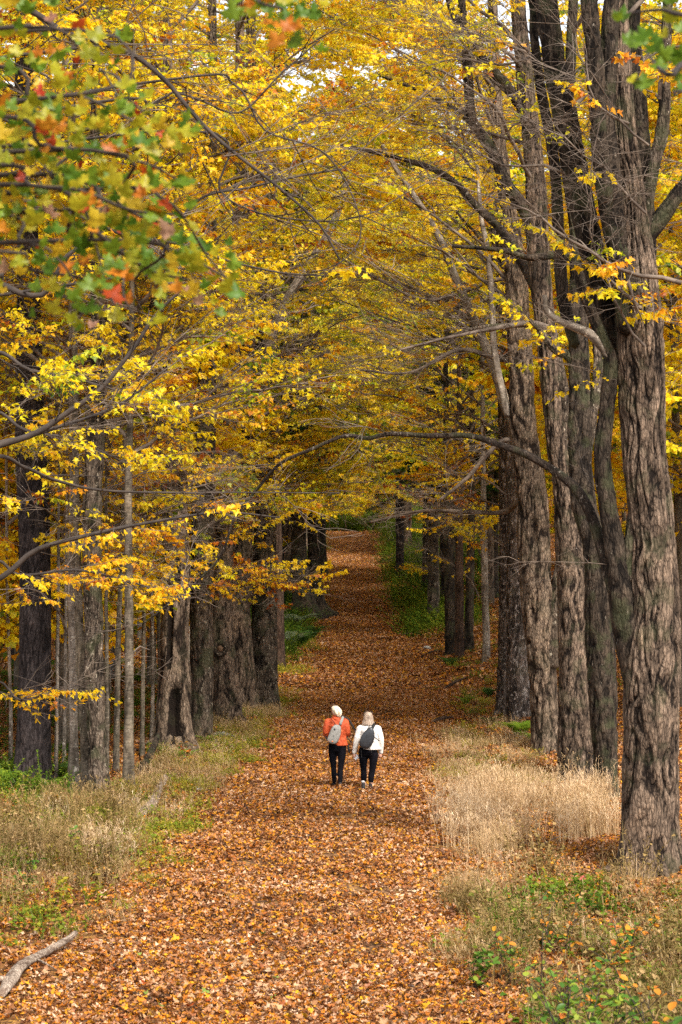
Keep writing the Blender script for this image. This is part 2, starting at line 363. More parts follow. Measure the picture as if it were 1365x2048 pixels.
# ------------------------------------------------------------------ leaf shapes
HALF_HI = [(.05, .0), (.26, -.07), (.24, .08), (.50, .12), (.42, .24), (.56, .46), (.36, .44), (.30, .52), (.16, .46), (.22, .70), (.12, .72)]
HALF_LO = [(.30, -.04), (.24, .12), (.54, .30), (.22, .42), (.16, .68)]
HALF_XL = [(.42, .05), (.38, .55)]
def leaf_shape(half):
    r = [(x, y) for x, y in half]; pts = [(0, -.02)] + r + [(0, 1.0)] + [(-x, y) for x, y in reversed(r)]
    P2 = np.array(pts); c = np.array([[0, .3]]); A = np.vstack([P2, c]); k = len(P2)
    T = [(i, (i + 1) % k, k) for i in range(k)]
    return A, np.array(T)
LS_HI, LS_LO, LS_XL = leaf_shape(HALF_HI), leaf_shape(HALF_LO), leaf_shape(HALF_XL)
def rotm(rx, ry, rz):
    cx, sx, cy_, sy, cz, sz = math.cos(rx), math.sin(rx), math.cos(ry), math.sin(ry), math.cos(rz), math.sin(rz)
    return np.array([[cz, -sz, 0], [sz, cz, 0], [0, 0, 1]]) @ np.array([[cy_, 0, sy], [0, 1, 0], [-sy, 0, cy_]]) @ np.array([[1, 0, 0], [0, cx, -sx], [0, sx, cx]])
def put_leaf(mb, shape, pos, M3, size, rng, rnd, curl=.25):
    A, T = shape; x, y = A[:, 0], A[:, 1]
    jit = 1 + (rng.random() - .5) * .3
    c1 = curl * (rng.random() * 1.6 - .5); c2 = curl * (rng.random() * 1.6 - .6); tw = curl * (rng.random() - .5)
    z = c1 * x * x * 2 - c2 * (y - .3) ** 2 + tw * x * (y - .3) * 2 + curl * .2 * np.sin(x * 9 + rng.random() * 6)
    L = np.stack([x * jit, y - .0, z], -1) * size
    mb.add(L @ M3.T + pos, T, None, rnd)

class Rng(random.Random):
    def s(self, a, b): return a + (b - a) * self.random()

# ------------------------------------------------------------------ instancer (geometry nodes) for foliage, litter and grass
def proto_collection(name, meshes):
    c = bpy.data.collections.new(name)
    for m in meshes:
        o = bpy.data.objects.new(name + '_piece', m); c.objects.link(o)
    return c
_groups = {}
def inst_group(col):
    if col.name in _groups: return _groups[col.name]
    g = bpy.data.node_groups.new('scatter_' + col.name, 'GeometryNodeTree')
    g.interface.new_socket('Geometry', in_out='INPUT', socket_type='NodeSocketGeometry'); g.interface.new_socket('Geometry', in_out='OUTPUT', socket_type='NodeSocketGeometry')
    n = g.nodes; l = g.links; gi = n.new('NodeGroupInput'); go = n.new('NodeGroupOutput')
    iop = n.new('GeometryNodeInstanceOnPoints'); ci = n.new('GeometryNodeCollectionInfo'); ci.inputs['Collection'].default_value = col
    ci.inputs['Separate Children'].default_value = True; ci.inputs['Reset Children'].default_value = True
    iop.inputs['Pick Instance'].default_value = True
    l.new(gi.outputs[0], iop.inputs['Points']); l.new(ci.outputs[0], iop.inputs['Instance'])
    for nm, ty, sk in (('idx', 'INT', 'Instance Index'), ('rot', 'FLOAT_VECTOR', 'Rotation'), ('scl', 'FLOAT', 'Scale')):
        a = n.new('GeometryNodeInputNamedAttribute'); a.data_type = ty; a.inputs['Name'].default_value = nm; l.new(a.outputs['Attribute'], iop.inputs[sk])
    l.new(iop.outputs[0], go.inputs[0]); _groups[col.name] = g; return g
def scatter(name, col, ncol, pts, rots, scl, tint, parent=None, seed=0, idx=None):
    pts = np.asarray(pts, float).reshape(-1, 3); k = len(pts); rs = np.random.RandomState(seed)
    if parent is not None: pts = pts - np.array(parent.location)
    me = bpy.data.meshes.new(name); me.vertices.add(k); me.vertices.foreach_set('co', pts.astype(np.float32).ravel())
    a = me.attributes.new('rot', 'FLOAT_VECTOR', 'POINT'); a.data.foreach_set('vector', np.asarray(rots, np.float32).ravel())
    a = me.attributes.new('scl', 'FLOAT', 'POINT'); a.data.foreach_set('value', np.broadcast_to(np.asarray(scl, np.float32), (k,)).copy())
    a = me.attributes.new('tint', 'FLOAT', 'POINT'); a.data.foreach_set('value', np.broadcast_to(np.asarray(tint, np.float32), (k,)).copy())
    a = me.attributes.new('idx', 'INT', 'POINT'); a.data.foreach_set('value', (rs.randint(0, ncol, k) if idx is None else idx).astype(np.int32))
    o = bpy.data.objects.new(name, me); COL.objects.link(o); o['kind'] = 'stuff'
    md = o.modifiers.new('scatter', 'NODES'); md.node_group = inst_group(col)
    if parent is not None: o.parent = parent
    return o

def make_spray(seed, nleaf=24, size=.098, shape=LS_LO, rad=.55, matp=None, bare=False):
    rng = Rng(seed); mb = MB()
    def twig(p, d, L, r, lev):
        k = 5; pts = [p]; dd = d / np.linalg.norm(d)
        for _ in range(k - 1):
            dd = dd + np.array([rng.s(-.22, .22), rng.s(-.22, .22), rng.s(-.16, .12)]); dd /= np.linalg.norm(dd); pts.append(pts[-1] + dd * L / (k - 1))
        pts = np.array(pts); tube(mb, pts, np.linspace(r, r * .45, k), 3, False, rnd=-1.0)
        return pts, dd
    main, _ = twig(np.zeros(3), np.array([1., 0, rng.s(-.1, .2)]), rad * 1.3, .0065, 0); nodes = [main]
    for t in range(1, 5):
        for sgn in (-1, 1):
            if rng.random() < .8:
                d = np.array([rng.s(.5, .9), sgn * rng.s(.6, 1), rng.s(-.25, .3)]); pts, _ = twig(main[t], d, rad * rng.s(.45, .8) * (1.1 - t * .12), .004, 1); nodes.append(pts)
                if bare:
                    pts2, _ = twig(pts[2], np.array([rng.s(.6, 1), sgn * rng.s(-.4, .3), rng.s(-.4, .5)]), rad * .4, .003, 2)
    if not bare:
        cnt = 0
        while cnt < nleaf:
            tw = rng.choice(nodes); q = tw[rng.randrange(1, len(tw))]
            az = rng.s(-1.9, 1.9) if tw is not main else rng.s(-2.2, 2.2)
            el = rng.s(-1.45, -.05)
            M3 = rotm(el, rng.s(-.8, .8), az - math.pi / 2)
            pos = q + np.array([math.cos(az), math.sin(az), -.25]) * rng.s(.02, .07)
            put_leaf(mb, shape, pos, M3, size * rng.s(.7, 1.2), rng, rng.random() * .999 + .001, .3); cnt += 1
    return mb.mesh('maple_spray', [M_leaf, matp or M_twig], smooth=False)
SPRAY = proto_collection('maple_spray', [make_spray(100 + i, 30) for i in range(6)] + [make_spray(120 + i, 14) for i in range(2)]); N_SPRAY = 8
FAR = proto_collection('far_spray', [make_spray(200 + i, 56, .125, LS_XL, .9) for i in range(6)]); N_FAR = 6
BARE = proto_collection('bare_twig', [make_spray(300 + i, 0, rad=.8, bare=True) for i in range(5)]); N_BARE = 5

def make_needle_spray(seed):
    rng = Rng(seed); mb = MB()
    for b in range(9):
        t = b / 9; base = np.array([t * 1.0, 0, -.18 * t * t])
        for sgn in (-1, 1):
            L = .42 * (1.05 - t) + .08; d = np.array([.75, sgn, -.15]); d /= np.linalg.norm(d)
            for k in range(9):
                p = base + d * L * k / 8 + np.array([0, 0, -.12 * (k / 8) ** 2])
                for s2 in (-1, 1):
                    e = np.array([d[0] - s2 * d[1] * .9, d[1] + s2 * d[0] * .9, rng.s(-.3, .3)]) * .07
                    w = d * .028
                    mb.add([p - w, p + w, p + e + w * .6], [(0, 1, 2)], None, rng.random())
    return mb.mesh('hemlock_spray', M_needle, smooth=False)
NEED = proto_collection('hemlock_spray', [make_needle_spray(400 + i) for i in range(4)]); N_NEED = 4

# ------------------------------------------------------------------ boughs
class Fol:
    """collects where a tree's leafy and bare twigs go"""
    def __init__(s): s.p = []; s.r = []; s.s = []; s.t = []; s.bp = []; s.br = []; s.bs = []
def grow(mb, fol, rng, ctrl, r0, r1, sub=8, sublen=1.6, leaf=1.0, bare=.35, tint=.55, sides=5, tfrom=.2, droop=-.1, jit=.05, step=.3, up=.15, tspread=.14, smin=.75, smax=1.25, main=True):
    C = catmull(np.asarray(ctrl, float), step=step); k = len(C)
    nz = np.cumsum(np.array([[rng.gauss(0, jit) for _ in range(3)] for _ in range(k)]), 0); nz -= np.linspace(0, 1, k)[:, None] * nz[-1]
    C = C + nz * .6; rad = np.linspace(r0, r1, k)
    if main: tube(mb, C, rad, sides)
    Tn = np.gradient(C, axis=0); Tn /= np.linalg.norm(Tn, axis=1)[:, None]
    def tip(p, d, sc_=1.0):
        if rng.random() < leaf:
            for _ in range(1 if leaf <= 1 else int(leaf + rng.random())):
                fol.p.append(p + np.array([rng.gauss(0, .12), rng.gauss(0, .12), rng.gauss(0, .08)])); fol.r.append((rng.s(-.4, .4), rng.s(-.25, .35), math.atan2(d[1], d[0]) + rng.s(-.7, .7)))
                fol.s.append(rng.s(smin, smax) * sc_); fol.t.append(tint + rng.gauss(0, tspread))
        if rng.random() < bare:
            fol.bp.append(p); fol.br.append((rng.s(-1, 1), rng.s(-.7, .4), math.atan2(d[1], d[0]) + rng.s(-.9, .9))); fol.bs.append(rng.s(.7, 1.5))
    for j in range(sub):
        t = tfrom + (1 - tfrom) * (j + rng.random()) / sub; i = min(k - 1, int(t * (k - 1))); p0 = C[i]; d = Tn[i]
        side = np.cross(d, [0, 0, 1]); ns = np.linalg.norm(side); side = side / ns if ns > .2 else np.array([math.cos(j * 2.4), math.sin(j * 2.4), 0])
        sg = 1 if j % 2 else -1
        dd = d * rng.s(.4, 1.0) + side * sg * rng.s(.5, 1.1) + np.array([0, 0, rng.s(-.25, .3) + up]); dd /= np.linalg.norm(dd)
        L = sublen * rng.s(.5, 1.15) * (1.15 - .6 * t); n = max(3, int(L / .32)); q = [p0]
        for _ in range(n):
            dd = dd + np.array([rng.gauss(0, .14), rng.gauss(0, .14), rng.gauss(0, .10) + droop * .3]); dd /= np.linalg.norm(dd); q.append(q[-1] + dd * L / n)
        q = np.array(q); rr = max(.008, min(rad[i] * .55, .012 + .008 * L)); tube(mb, q, np.linspace(rr, .005, len(q)), 3 if rr < .02 else 4)
        for m in range(1, len(q)): 
            if rng.random() < .75: tip(q[m], q[m] - q[m - 1])
    tip(C[-1], Tn[-1])

BIG_ZONES = []
def finish_tree(root, fol, seed, far=False, needle=False):
    if fol.p:
        cc, nn = (FAR, N_FAR) if far else (NEED, N_NEED) if needle else (SPRAY, N_SPRAY)
        scatter('crown', cc, nn, fol.p, fol.r, fol.s, np.clip(fol.t, 0.02, .98), root, seed)
    if fol.bp: scatter('bare_twigs', BARE, N_BARE, fol.bp, fol.br, fol.bs, .5, root, seed + 1)

def stem_ctrl(pts, D, dD=0.0):
    """pixel waypoints (px, py, width px[, extra distance]) turned into places in the wood"""
    out = []
    for i, q in enumerate(pts):
        d = D + (q[3] if len(q) > 3 else 0) + dD * i / max(1, len(pts) - 1)
        p = P(q[0], q[1], d); out.append([p[0], p[1], p[2], q[2] * d / F / 2])
    return out

def tree(name, label, base, trunk, stems=(), boughs=(), mat=B_maple, sides=44, ridge=.02, gap=.075, seed=1, group=None, flare=.14, tint=.60, top=None,
         autob=0, autolen=4.3, hollow=None, cat='tree', lim_mat=None, leaf=1.4, bare=.3, twigs=True, azr=None, autoz=(6, 19), vlen=.55, lump=.06, step=.08):
    D = place(*base); b = P(base[0], base[1], D); b[2] = gz(b[0], b[1]); root = empty(name, b, label, cat, group); rng = Rng(seed)
    C = stem_ctrl(trunk, D); C[0][0:3] = [b[0], b[1], b[2] - .25]
    if top: # continue above the frame
        x, y, z, r = C[-1]; C.append([x + top[0] * .5, y, z + top[1] * .5, r * .72]); C.append([x + top[0], y, z + top[1], .03])
    mb = MB(); bole(mb, C, sides, step, seed, flare, ridge, gap, lump, True, vlen, hollow); mb.build('trunk', mat, root)
    if D < 90 and C[0][3] > .28:
        r0 = C[0][3]
        for i in range(6):
            az = i * 1.05 + rng.s(-.3, .3); q = []
            for k_, (f_, h_) in enumerate(((.55, .30), (.95, .12), (1.35, .03), (1.9, -.03))):
                x_, y_ = b[0] + math.cos(az) * r0 * f_, b[1] + math.sin(az) * r0 * f_; q.append([x_, y_, gz(x_, y_) + h_ * (r0 / .45), [.13, .10, .065, .03][k_] * r0 / .5]); az += rng.s(-.12, .12)
            mb = MB(); bole(mb, q, 14, .06, seed * 3 + i, 0, .015, .07, .12, False); mb.build('root', mat, root)
    fol = Fol()
    for i, s in enumerate(stems):
        o = dict(sides=18, mat=lim_mat or mat, ridge=ridge * .6, sub=7, sublen=1.4, leaf=leaf * .6, bare=bare, tfrom=.3, dD=0, name='limb', D0=0, topup=None); 
        if len(s) > 1: o.update(s[1])
        C2 = stem_ctrl(s[0], D + o['D0'], o['dD'])
        if o['topup']: x, y, z, r = C2[-1]; C2.append([x + o['topup'][0], y, z + o['topup'][1], .02])
        mb = MB(); bole(mb, C2, o['sides'], .10, seed * 7 + i, 0, min(o['ridge'], C2[0][3] * .3), gap, .05, False)
        if o['sub']: grow(mb, fol, rng, np.array(C2)[:, :3], .03, .01, o['sub'], o['sublen'], o['leaf'], o['bare'], tint, tfrom=o['tfrom'], jit=.0, step=.4, main=False)
        mb.build(o['name'], o['mat'], root)
    for i, s in enumerate(boughs):
        o = dict(r=.035, sub=8, sublen=1.5, leaf=leaf, bare=bare, tint=tint, mat=M_twig, dD=0, D0=0, tfrom=.25, up=.1, droop=-.1, tspread=.12, smin=.8, smax=1.25)
        if len(s) > 1: o.update(s[1])
        pts = [P(q[0], q[1], D + o['D0'] + (q[2] if len(q) > 2 else 0) + o['dD'] * j / max(1, len(s[0]) - 1)) for j, q in enumerate(s[0])]
        mb = MB(); grow(mb, fol, rng, pts, o['r'], .008, o['sub'], o['sublen'], o['leaf'], o['bare'], o['tint'], tfrom=o['tfrom'], up=o['up'], droop=o['droop'], tspread=o['tspread'], smin=o['smin'], smax=o['smax']); mb.build('branch', o['mat'], root)
    Ca = np.array(C)
    for i in range(autob):
        z = b[2] + autoz[0] + (autoz[1] - autoz[0]) * (i + rng.random()) / autob
        if z > Ca[-1, 2] - .3: z = Ca[-1, 2] - rng.s(.3, 3)
        x0 = np.interp(z, Ca[:, 2], Ca[:, 0]); y0 = np.interp(z, Ca[:, 2], Ca[:, 1])
        az = rng.s(*azr) if azr else i * 2.4 + rng.s(-.5, .5); L = autolen * rng.s(.6, 1.2); ri = rng.s(.1, .75)
        e = np.array([x0 + math.cos(az) * L, y0 + math.sin(az) * L, z + ri * L]); mid = np.array([x0 + math.cos(az + .15) * L * .5, y0 + math.sin(az + .15) * L * .5, z + ri * L * .65])
        mb = MB(); grow(mb, fol, rng, [(x0, y0, z), mid, e], .05, .012, 9, 2.0, leaf * (.3 if z > CAM_Z + .215 * D else 1.2 if z > CAM_Z + .09 * D else .45), bare, tint, tfrom=.3); mb.build('branch', M_twig, root)
    finish_tree(root, fol, seed)
    return root, D, b

exec_trees = True
# ================================================================== the maple row on the grass-clump side
tree('maple_tree', 'big shaggy barked maple with two stems, nearest the tall dry grass', (1300, 1742),
     [(1300, 1742, 128), (1300, 1650, 112), (1301, 1500, 106), (1303, 1351, 103), (1309, 1195, 90), (1304, 1039, 80), (1288, 900, 80), (1284, 700, 84), (1280, 560, 70), (1262, 400, 54), (1246, 250, 46), (1238, 100, 42), (1232, -40, 38)],
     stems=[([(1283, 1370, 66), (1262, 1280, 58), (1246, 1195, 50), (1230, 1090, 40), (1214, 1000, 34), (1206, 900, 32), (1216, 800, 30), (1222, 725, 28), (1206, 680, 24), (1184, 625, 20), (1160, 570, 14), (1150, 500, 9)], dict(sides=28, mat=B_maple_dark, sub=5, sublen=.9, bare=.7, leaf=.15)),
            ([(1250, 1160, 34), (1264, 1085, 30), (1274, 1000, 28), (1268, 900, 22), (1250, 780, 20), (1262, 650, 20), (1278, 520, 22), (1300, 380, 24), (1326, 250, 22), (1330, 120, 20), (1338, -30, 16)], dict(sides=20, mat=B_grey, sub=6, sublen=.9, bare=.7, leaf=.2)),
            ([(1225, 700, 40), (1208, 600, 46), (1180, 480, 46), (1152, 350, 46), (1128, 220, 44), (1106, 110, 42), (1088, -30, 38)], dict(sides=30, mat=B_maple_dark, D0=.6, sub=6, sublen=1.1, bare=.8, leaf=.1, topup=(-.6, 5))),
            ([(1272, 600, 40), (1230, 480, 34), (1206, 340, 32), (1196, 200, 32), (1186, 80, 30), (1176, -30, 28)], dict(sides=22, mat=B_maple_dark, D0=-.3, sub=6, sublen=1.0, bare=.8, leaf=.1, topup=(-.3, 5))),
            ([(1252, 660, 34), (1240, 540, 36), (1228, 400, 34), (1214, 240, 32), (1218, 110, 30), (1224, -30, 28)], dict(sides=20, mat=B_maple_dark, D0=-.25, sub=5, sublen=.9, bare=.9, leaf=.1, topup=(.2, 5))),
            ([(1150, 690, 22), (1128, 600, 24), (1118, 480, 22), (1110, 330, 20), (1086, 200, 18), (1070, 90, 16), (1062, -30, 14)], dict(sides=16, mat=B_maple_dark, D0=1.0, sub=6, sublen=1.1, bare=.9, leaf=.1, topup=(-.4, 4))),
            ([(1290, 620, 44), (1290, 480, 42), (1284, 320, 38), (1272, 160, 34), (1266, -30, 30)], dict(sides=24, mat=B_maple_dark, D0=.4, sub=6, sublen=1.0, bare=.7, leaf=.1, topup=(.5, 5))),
            ([(1276, 500, 30), (1300, 465, 34), (1330, 425, 30), (1362, 380, 26), (1410, 320, 20)], dict(mat=B_maple_dark, sub=4, leaf=.3, D0=.1)),
            ([(1228, 1185, 24), (1212, 1130, 22), (1190, 1050, 22), (1158, 985, 20), (1120, 950, 17), (1060, 912, 15), (1000, 890, 13), (940, 872, 11), (860, 872, 10), (780, 868, 9), (735, 877, 8), (690, 872, 7.5), (620, 900, 6.5), (560, 928, 6), (515, 978, 6), (470, 1036, 5.5), (444, 1108, 5), (402, 1156, 4.5), (340, 1208, 4), (285, 1248, 3)], dict(name='broken_limb', sides=10, mat=B_limb, dD=3.0, ridge=.006, sub=9, sublen=.9, leaf=0, bare=.7)),
            ([(1222, 716, 24), (1204, 690, 23), (1180, 668, 20), (1150, 655, 17), (1120, 642, 14), (1094, 622, 12), (1090, 590, 10)], dict(name='stub', sides=12, mat=B_birch, ridge=.005, sub=2, sublen=.5, leaf=0, D0=0))],
     boughs=[([(1280, 620), (1220, 560), (1190, 520)], dict(tint=.72, leaf=.5, sub=3, sublen=.5, D0=-1.2)), ([(1260, 560), (1270, 600), (1285, 640)], dict(tint=.72, leaf=.7, sub=3, sublen=.4, D0=-1.3)),
             ([(1365, 570), (1250, 540), (1150, 480), (1060, 420), (940, 380)], dict(r=.04, leaf=.04, sub=7, sublen=.9, bare=1, D0=-1.5)),
             ([(1290, 420), (1200, 330), (1120, 280), (1060, 240)], dict(r=.025, leaf=.02, sub=8, sublen=.8, bare=1, D0=-1.2)), ([(1260, 250), (1200, 200), (1150, 60)], dict(r=.025, leaf=.03, sub=8, sublen=.8, bare=1, D0=-1.2)),
             ([(1290, 700), (1220, 600), (1180, 460), (1170, 360)], dict(r=.025, leaf=.05, sub=8, sublen=.8, bare=1, D0=-1.1)), ([(1320, 200), (1340, 140), (1365, 130)], dict(tint=.78, leaf=1.2, sub=4, sublen=.4, D0=-1.5)),
             ([(1300, 300), (1220, 230), (1190, 300), (1180, 420)], dict(r=.02, leaf=.06, sub=8, sublen=.7, bare=1, D0=-1.6, tint=.74)),
             ([(1100, 100), (1000, 130), (920, 110)], dict(r=.03, leaf=.1, sub=8, bare=1, D0=1)), ([(1160, 380), (1090, 330), (1000, 330), (900, 250)], dict(r=.03, leaf=.08, sub=8, bare=1, D0=.6))],
     mat=B_maple, sides=170, step=.04, ridge=.075, gap=.105, vlen=1.0, seed=11, flare=.22, top=(-.4, 6), autob=11, autolen=3, autoz=(13, 24), leaf=.8)

tree('maple_tree', 'lichen stained maple with knobbly bark just behind the big shaggy maple', (1214, 1600),
     [(1214, 1600, 54), (1214, 1540, 47), (1208, 1400, 54), (1200, 1234, 53), (1192, 1098, 44), (1168, 1000, 42), (1161, 900, 42), (1158, 780, 38), (1156, 600, 34), (1152, 450, 28), (1130, 300, 22), (1140, 150, 20), (1148, -20, 18)],
     stems=[([(1155, 640, 26), (1176, 560, 26), (1158, 520, 22), (1120, 510, 18), (1060, 515, 12), (1000, 500, 9), (905, 492, 6)], dict(mat=B_maple_dark, sides=12, sub=5, leaf=.15, sublen=.8)),
            ([(1165, 960, 24), (1180, 860, 20), (1196, 740, 18), (1192, 620, 14)], dict(mat=B_grey, sub=3)),
            ([(1160, 770, 20), (1140, 715, 18), (1110, 700, 14), (1080, 660, 10), (1060, 640, 7)], dict(mat=B_grey, sub=4, leaf=.8))],
     mat=B_maple_dark, sides=70, ridge=.055, gap=.12, seed=12, top=(.5, 6), autob=11, autoz=(13, 24), leaf=.6, lump=.13)

tree('maple_tree', 'straight grey brown maple rising from the back of the tall dry grass', (1156, 1558),
     [(1156, 1558, 74), (1152, 1500, 66), (1148, 1351, 58), (1145, 1195, 60), (1139, 1039, 58), (1128, 960, 46), (1116, 900, 42), (1106, 800, 40), (1096, 700, 40), (1086, 600, 38), (1078, 500, 40), (1074, 400, 38), (1066, 300, 34), (1050, 150, 32), (1040, 50, 28), (1034, -30, 26)],
     stems=[([(1078, 560, 34), (1068, 470, 30), (1050, 420, 26), (1015, 370, 24), (990, 310, 22), (960, 265, 21), (942, 230, 20), (935, 140, 18), (928, 60, 16), (920, -30, 14)], dict(mat=B_maple_dark, sub=7, sides=20)),
            ([(1078, 590, 22), (1058, 545, 21), (1030, 500, 18), (1005, 462, 16), (962, 420, 14), (897, 355, 12), (812, 320, 9), (682, 290, 6)], dict(mat=B_limb, sides=12, sub=10, leaf=.6, dD=4)),
            ([(950, 250, 16), (932, 235, 14), (857, 190, 9), (757, 150, 5)], dict(mat=B_limb, sides=10, sub=7, leaf=.7, dD=3)),
            ([(1075, 330, 24), (1060, 250, 22), (1020, 180, 20), (960, 110, 17), (912, 40, 13), (890, -30, 10)], dict(mat=B_limb, sides=12, sub=9, leaf=.6)),
            ([(1120, 900, 26), (1128, 800, 24), (1110, 700, 20), (1100, 650, 16), (1060, 650, 10), (960, 655, 7), (880, 680, 5)], dict(mat=B_grey, sub=9, leaf=.1, bare=.9, sublen=1.1)),
            ([(1100, 660, 16), (1062, 647, 12), (985, 658, 9), (900, 675, 6), (800, 700, 4)], dict(mat=M_twig, sides=8, sub=10, leaf=.05, bare=1, sublen=1.3, D0=-1))],
     mat=B_maple, sides=70, ridge=.055, gap=.11, seed=13, top=(-.3, 6), autob=13, autoz=(12, 24), leaf=.9, azr=(1.8, 4.4))

tree('maple_tree', 'pale twisted maple that forks low with a hollow scar in its stem', (1096, 1502),
     [(1096, 1502, 56), (1092, 1440, 50), (1086, 1350, 50), (1080, 1260, 54), (1073, 1150, 56), (1069, 1060, 58), (1066, 1000, 54), (1052, 900, 50), (1044, 820, 50), (1042, 740, 46), (1036, 620, 44), (1030, 540, 40), (1016, 420, 30), (1000, 300, 24), (990, 150, 20), (984, -20, 16)],
     stems=[([(1100, 1330, 40), (1106, 1260, 40), (1120, 1180, 36), (1134, 1090, 30), (1140, 1000, 26), (1130, 880, 22)], dict(mat=B_grey, sides=26, sub=0)),
            ([(1030, 850, 26), (1012, 810, 22), (990, 740, 19), (966, 680, 18), (940, 620, 17), (905, 540, 16), (886, 490, 15), (850, 425, 13), (800, 350, 11), (765, 290, 8)], dict(mat=B_birch, sides=14, sub=9, leaf=.5, D0=1.5, ridge=.004)),
            ([(1016, 830, 16), (1000, 760, 14), (988, 690, 13), (984, 600, 12), (975, 500, 11), (962, 430, 9), (955, 330, 7)], dict(mat=B_birch, sides=12, sub=7, leaf=.6, ridge=.003)),
            ([(1062, 985, 14), (1032, 1008, 11), (1002, 1025, 9), (900, 1022, 7), (832, 1024, 6), (740, 1045, 4)], dict(mat=M_twig, sides=8, sub=14, leaf=.12, bare=1, sublen=1.3, dD=3)),
            ([(1060, 920, 12), (1010, 880, 9), (930, 960, 7), (880, 1000, 5)], dict(mat=M_twig, sides=8, sub=9, leaf=.1, bare=1)),
            ([(1050, 700, 14), (1010, 720, 10), (920, 700, 8), (820, 745, 5), (720, 740, 3)], dict(mat=M_twig, sides=8, sub=12, leaf=.1, bare=1, sublen=1.4, D0=1)),
            ([(1040, 560, 12), (990, 560, 9), (860, 600, 7), (760, 560, 5), (690, 520, 3)], dict(mat=M_twig, sides=8, sub=12, leaf=.3, bare=.9, sublen=1.4, D0=2))],
     mat=B_pale, sides=70, ridge=.06, gap=.12, seed=14, hollow=[(5.5, 3.0, .42, .30, .32)], top=(-.3, 6), autob=14, autoz=(10, 25), azr=(1.8, 4.4), lump=.1)

tree('maple_tree', 'maple with purplish grey bark next to the bright green fern', (1041, 1442),
     [(1041, 1442, 54), (1039, 1400, 47), (1033, 1250, 38), (1030, 1100, 32), (1030, 1000, 30), (1024, 900, 30), (1016, 760, 24), (1008, 600, 20), (1000, 400, 18), (990, 200, 14)],
     boughs=[([(1028, 1000), (960, 960), (900, 975), (850, 990)], dict(tint=.68, leaf=.8, tspread=.1)), ([(1020, 880), (940, 830), (860, 840), (780, 870)], dict(tint=.62)), ([(1010, 760), (900, 700), (800, 690)], dict()), ([(1000, 600), (900, 560), (800, 600)], dict(tint=.5)),
             ([(1030, 1120), (990, 1080), (960, 1090)], dict(leaf=.3, bare=.8, sub=6, sublen=.9))],
     mat=B_lich, sides=52, ridge=.05, gap=.11, seed=15, flare=.25, top=(0, 9), autob=15, autoz=(9, 21), azr=(1.8, 4.6))
tree('maple_tree', 'slimmer maple with a flared foot, uphill of the purplish grey one', (1006, 1432),
     [(1006, 1432, 32), (1007, 1380, 24), (1009, 1200, 20), (1008, 1000, 18), (1000, 700, 14), (985, 400, 12), (980, 100, 8)], mat=B_lich, sides=30, ridge=.03, seed=16, flare=.5, top=(0, 3), autob=15, autoz=(7, 20), azr=(1.8, 4.6), tint=.6,
     boughs=[([(1005, 1010), (950, 1000), (905, 1030)], dict(tint=.72, leaf=.9)), ([(1004, 920), (960, 900), (900, 930), (860, 960)], dict(tint=.68))])

# far cluster on the leafy bank
for i, (px, py, w, lab, mt, lean) in enumerate([
        (902, 1313, 21, 'dark trunk standing first in the tight cluster on the leafy bank', B_maple_dark, -4), (919, 1318, 18, 'middle trunk of the tight cluster on the leafy bank', B_brown, 0),
        (938, 1303, 18, 'rearmost brown trunk of the tight cluster on the leafy bank', B_maple_dark, 3), (973, 1324, 15, 'pale smooth barked beech alone beside the tight cluster', B_birch, -3),
        (853, 1186, 18, 'dark broad trunk rising out of the green bank beside the far path', B_maple_dark, 2), (877, 1240, 6, 'thin pale sapling in front of the green bank', B_beech, -1),
        (808, 1102, 16, 'dark trunk at the top of the green bank where the path crests', B_maple_dark, 1)]):
    tree('beech_tree' if mt is B_birch else 'sapling' if w < 8 else 'maple_tree', lab, (px, py),
         [(px, py, w * 1.2), (px, py - 40, w), (px + lean, py - 160, w * .9), (px + lean * 2, py - 320, w * .7), (px + lean * 2.5, py - 560, w * .5), (px + lean * 3, py - 800, w * .3)] if w > 8 else [(px, py, w), (px, py - 70, w * .8), (px - 2, py - 190, w * .4)],
         mat=mt, sides=18, ridge=.02, seed=30 + i, step=.2, autob=22 if w > 8 else 3, autoz=(6.5, 21) if w > 8 else (4, 7), autolen=5 if w > 8 else 1, tint=.52 + .03 * (i % 3), leaf=1.2,
         boughs=[([(957, 1193), (930, 1150), (905, 1128), (876, 1113), (840, 1092)], dict(r=.04, leaf=.05, bare=1, sub=10, sublen=1.6, D0=-3))] if i == 2 else ([(( (968, 1120), (940, 1060), (880, 1040)), dict(leaf=.3, bare=1, sub=9))] if i == 3 else []))

# ================================================================== the row on the hollow tree's side
tree('pine_tree', 'thick dark purplish barked pine standing in green ferns', (64, 1574),
     [(64, 1574, 84), (65, 1530, 72), (69, 1400, 64), (71, 1182, 60), (67, 1000, 60), (62, 900, 60), (60, 750, 52), (56, 500, 42), (52, 300, 38), (48, 100, 34), (46, -30, 32)], mat=B_dark, sides=72, ridge=.028, gap=.06, vlen=.25, seed=41, flare=.15, top=(0, 7), autob=4, autoz=(15, 22), leaf=.4, lump=.03)
def slim(name, lab, pts, mt, seed, sides=22, ridge=.008, **k):
    return tree(name, lab, (pts[0][0], pts[0][1]), pts, mat=mt, sides=sides, ridge=ridge, seed=seed, flare=.25, gap=.12, vlen=.3, **k)
slim('birch_tree', 'palest slim birch beside the dark pine', [(151, 1590, 21), (149, 1500, 17), (146, 1363, 15), (143, 1181, 13), (146, 950, 12), (143, 650, 10), (140, 350, 8), (142, 50, 6)], B_birch, 42, top=(0, 3), autob=15, autoz=(7, 18), tint=.6, autolen=2.5)
